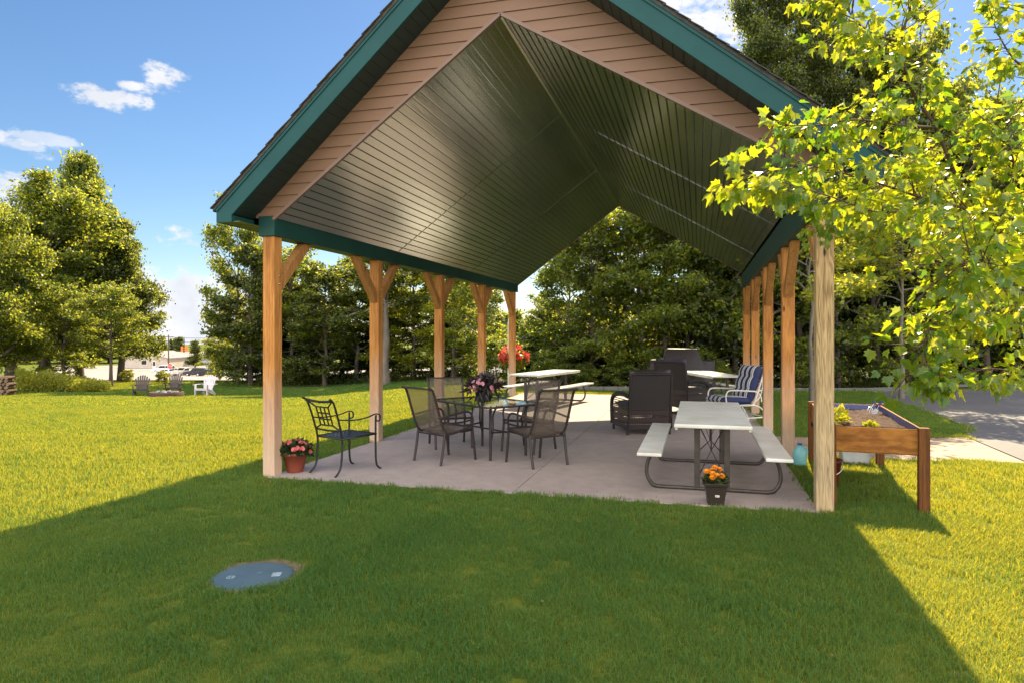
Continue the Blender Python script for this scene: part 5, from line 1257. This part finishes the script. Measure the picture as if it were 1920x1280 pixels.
sedc = dict(side=[([(-.56,1.05),(-.36,1.34),(-.12,1.37),(-.12,1.05)],0),([(-.08,1.05),(-.08,1.37),(.11,1.35),(.38,1.05)],0)], front=((.46,1.03),(.14,1.43)), rear=((-.63,1.05),(-.40,1.40)))
trkp = [(-1,.5),(-1,1.12),(-.18,1.12),(-.14,1.72),(.0,1.80),(.28,1.78),(.46,1.22),(.93,1.12),(1,.95),(1,.5)]
trkc = dict(side=[([(-.11,1.2),(-.09,1.66),(.24,1.66),(.40,1.2)],0)], front=((.47,1.23),(.30,1.75)), rear=((-.19,1.2),(-.155,1.65)))
car(307, 165, TH+R(172), suvp, suvc, 'carwhite', 'white SUV parked highest in the lot, in front of the tan building', 'suv', 1.95, 5.0)
car(311, 152, TH+R(176), sedp, sedc, 'carwhite', 'white sedan parked just below the white SUV', 'car')
car(332, 158, TH+R(5), sedp, sedc, 'cartan', 'pale sedan between the white sedan and the pickup', 'car')
car(346, 152, TH+R(250), trkp, trkc, 'cartan', 'pale tan pickup truck left of the dark SUV', 'pickup truck', 1.95, 5.3)
car(366, 148, TH+R(195), suvp, suvc, 'cardark', 'dark blue SUV between the pickup and the black sedan', 'suv', 1.9, 4.7)
car(386, 142, TH+R(190), sedp, sedc, 'carblack', 'black sedan nearest the trees in the far lot', 'car')
car(917, 105, TH+R(10), suvp, suvc, 'carwhite', 'white SUV glimpsed left of the hanging basket', 'suv')
car(941, 98, TH+R(185), sedp, sedc, 'cartan', 'pale car glimpsed under the hanging basket', 'car', 1.7, 3.6)
car(997, 102, TH+R(5), suvp, suvc, 'carwhite', 'white car half hidden by leaves right of the hanging basket', 'suv')
t = empty('bike_rack', gat(990, 62), TH, 'thin metal rack on the pavement right of the hanging basket', 'rack'); b = MB()
for k in range(4): b.tube(smooth_path([(k*.45-.7, 0, 0), (k*.45-.7, 0, .7), (k*.45-.5, 0, .82), (k*.45-.3, 0, .7), (k*.45-.3, 0, 0)], 4), .03, 6)
b.build('hoops', 'greytube', t); MB().tube([(-.75,0,.12),(1.1,0,.12)], .03, 6).build('rail', 'greytube', t)
# stop sign
t = empty('stop_sign', gat(319, 92), TH, 'red octagonal stop sign standing left of the middle adirondack chair', 'road sign')
MB().tube([(0,0,-.1),(0,0,1.5)], .03, 6).build('post', 'greytube', t)
oc = [(.38*math.cos(R(22.5+45*k)), 1.75+.38*math.sin(R(22.5+45*k))) for k in range(8)]
MB().prism(oc, -.045, -.035, 'y').build('plate', 'white', t); MB().prism([(x*.93, 1.75+(z-1.75)*.93) for x, z in oc], -.050, -.0455, 'y').build('face', simple('sign_red', (.62,.07,.05), (.5,.05,.04), 4, .4), t)
fc = bpy.data.curves.new('sign_text', 'FONT'); fc.body = 'STOP'; fc.size = .26; fc.align_x = 'CENTER'; fc.align_y = 'CENTER'; fc.extrude = .001
fo = bpy.data.objects.new('lettering_curve', fc); COL.objects.link(fo); bpy.context.view_layer.update(); fme = bpy.data.meshes.new_from_object(fo); bpy.data.objects.remove(fo); fo = bpy.data.objects.new('lettering', fme); COL.objects.link(fo); fo.parent = t; fo.location = (0, -.053, 1.75); fo.rotation_euler = (R(90), 0, 0); fme.materials.clear(); fme.materials.append(M['white'])
# buildings
M['wall1'] = simple('tan_wall', (.50,.43,.36), (.44,.38,.31), 1, .8); M['wall2'] = simple('blue_grey_wall', (.27,.31,.36), (.22,.26,.30), 1, .8); M['roofg'] = simple('grey_roof', (.30,.28,.27), (.24,.22,.21), 2, .9)
p = gat(282, 188); t = empty('commercial_building', p, TH, 'low tan building with a shallow gable and one window beyond the parking lot', 'building')
gb = [(-7,-1),(4.6,-1),(4.6,2.7),(-1.0,4.3),(-7,2.6)]; w = MB().prism(gb, 0, 14, 'y').build('wall', 'wall1', t)
MB().prism([(-7.4,2.55),(-1.0,4.38),(5.0,2.66),(5.0,2.86),(-1.0,4.62),(-7.4,2.78)], -.5, 14.5, 'y').build('roof', 'roofg', t)
f = MB().box(-2.6,-.9,-.06,.0,.9,2.3).build('window', 'white', t); MB().box(-2.45,-1.05,-.1,-.065,1.05,2.15).build('pane', 'carglass', f)
f = MB().box(.6,1.5,-.06,0,-.1,2.0).build('door', 'white', t); MB().box(.75,1.35,-.1,-.065,.7,1.85).build('pane', 'carglass', f)
p = gat(340, 200); t = empty('workshop_building', p, TH, 'blue grey building with a flat grey roof right of the utility pole', 'building')
MB().box(-4.2,5,0,10,-1,2.6).build('wall', 'wall2', t); MB().prism([(-4.6,2.6),(5.4,2.6),(5.4,2.75),(-4.6,2.75)], -.5, 10, 'y').build('eave', 'white', t)
MB().add([(-4.6,-.5,2.76),(5.4,-.5,2.76),(5.4,6,4.2),(-4.6,6,4.2),(-4.6,10.4,2.8),(5.4,10.4,2.8)], [(0,1,2,3),(3,2,5,4),(0,3,4),(1,5,2)]).build('roof', 'roofg', t)
f = MB().box(1,4,-.06,0,-.2,2.0).build('garage_door', 'white', t)
p = gat(945, 150); t = empty('office_building', p, TH, 'low pale building glimpsed through the gap left of the hanging basket', 'building')
MB().box(-14,8,0,10,-1,4.4).build('wall', 'wall1', t); MB().box(-14.4,8.4,-.4,10.4,4.4,4.8).build('roof', 'roofg', t)
for k in range(5): f = MB().box(-11+k*4,-9+k*4,-.06,0,1,3).build('window', 'white', t); MB().box(-10.85+k*4,-9.15+k*4,-.1,-.065,1.15,2.85).build('pane', 'carglass', f)
# utility pole, wires, traffic light
p = gat(316, 180); t = empty('utility_pole', p, TH, 'wooden utility pole with crossarms and a pale transformer beside the tan building', 'utility pole')
MB().tube([(0,0,-.5),(0,0,9.2)], [.2,.14], 8).build('pole', 'bark', t)
for z in (8.6, 7.4): MB().box(-1.3,1.3,-.12,.02,z,z+.16).build('crossarm', 'bark', t)
MB().lathe([(0,0),(.42,0),(.42,1.1),(0,1.1)], 14, (1.2,-.3,3.6)).build('transformer', 'white', t)
for i, (dz, dz2, uu, ZZ) in enumerate([(8.7,10.5,520,150),(7.6,9.2,560,140),(6.6,7.6,540,150)]):
    a = p+Vector((0,0,dz)); e = gat(uu, ZZ)+Vector((0,0,dz2)); l = gat(120, 200)+Vector((0,0,dz+.3))
    pts = []
    for A, B in ((l, a), (a, e)):
        for k in range(11): f = k/10; q = A.lerp(B, f); q.z -= 1.1*4*f*(1-f); pts.append(q)
    o = MB().tube(pts, .05, 4).build('power_line', 'black'); tag(o, ['highest overhead wire on the utility pole','middle overhead wire on the utility pole','lowest overhead wire on the utility pole'][i], 'wire', 'overhead wires')
t = empty('traffic_light', at(346, 654, 172), TH, 'orange traffic light housing hanging beyond the dark cars', 'traffic light')
MB().box(-.8,.8,-.35,.35,-.65,.65).build('housing', simple('orange_housing', (.75,.20,.03), (.6,.15,.02), 3, .5), t, .05); MB().tube([(0,0,.9),(0,0,2.2)], .05, 6).build('hanger', 'black', t)
for k in range(3): MB().lathe([(0,0),(.22,0),(.26,-.12)], 12).build('lens', 'black', t).matrix_local = Matrix.Translation((0,-.41,-.58+.58*k)) @ Matrix.Rotation(R(90), 4, 'X')
# small things by the lot edge
t = empty('mailbox', gat(232, 48), TH, 'small dark box on a post between the small maple and the left adirondack chair', 'box')
MB().box(-.12,.12,-.2,.2,.55,.85).build('box', 'black', t, .02); MB().box(-.04,.04,-.04,.04,-.1,.55).build('post', 'bark', t)
T('shrub', 'lot_plant', 238, 46, .42, 'small leafy plant behind the left adirondack chair', None, 'weed', 0, 'plant')
T('shrub', 'lot_plant', 303, 44, .42, 'pale leafy bush between the two brown adirondack chairs', None, 'weed', 0, 'plant')
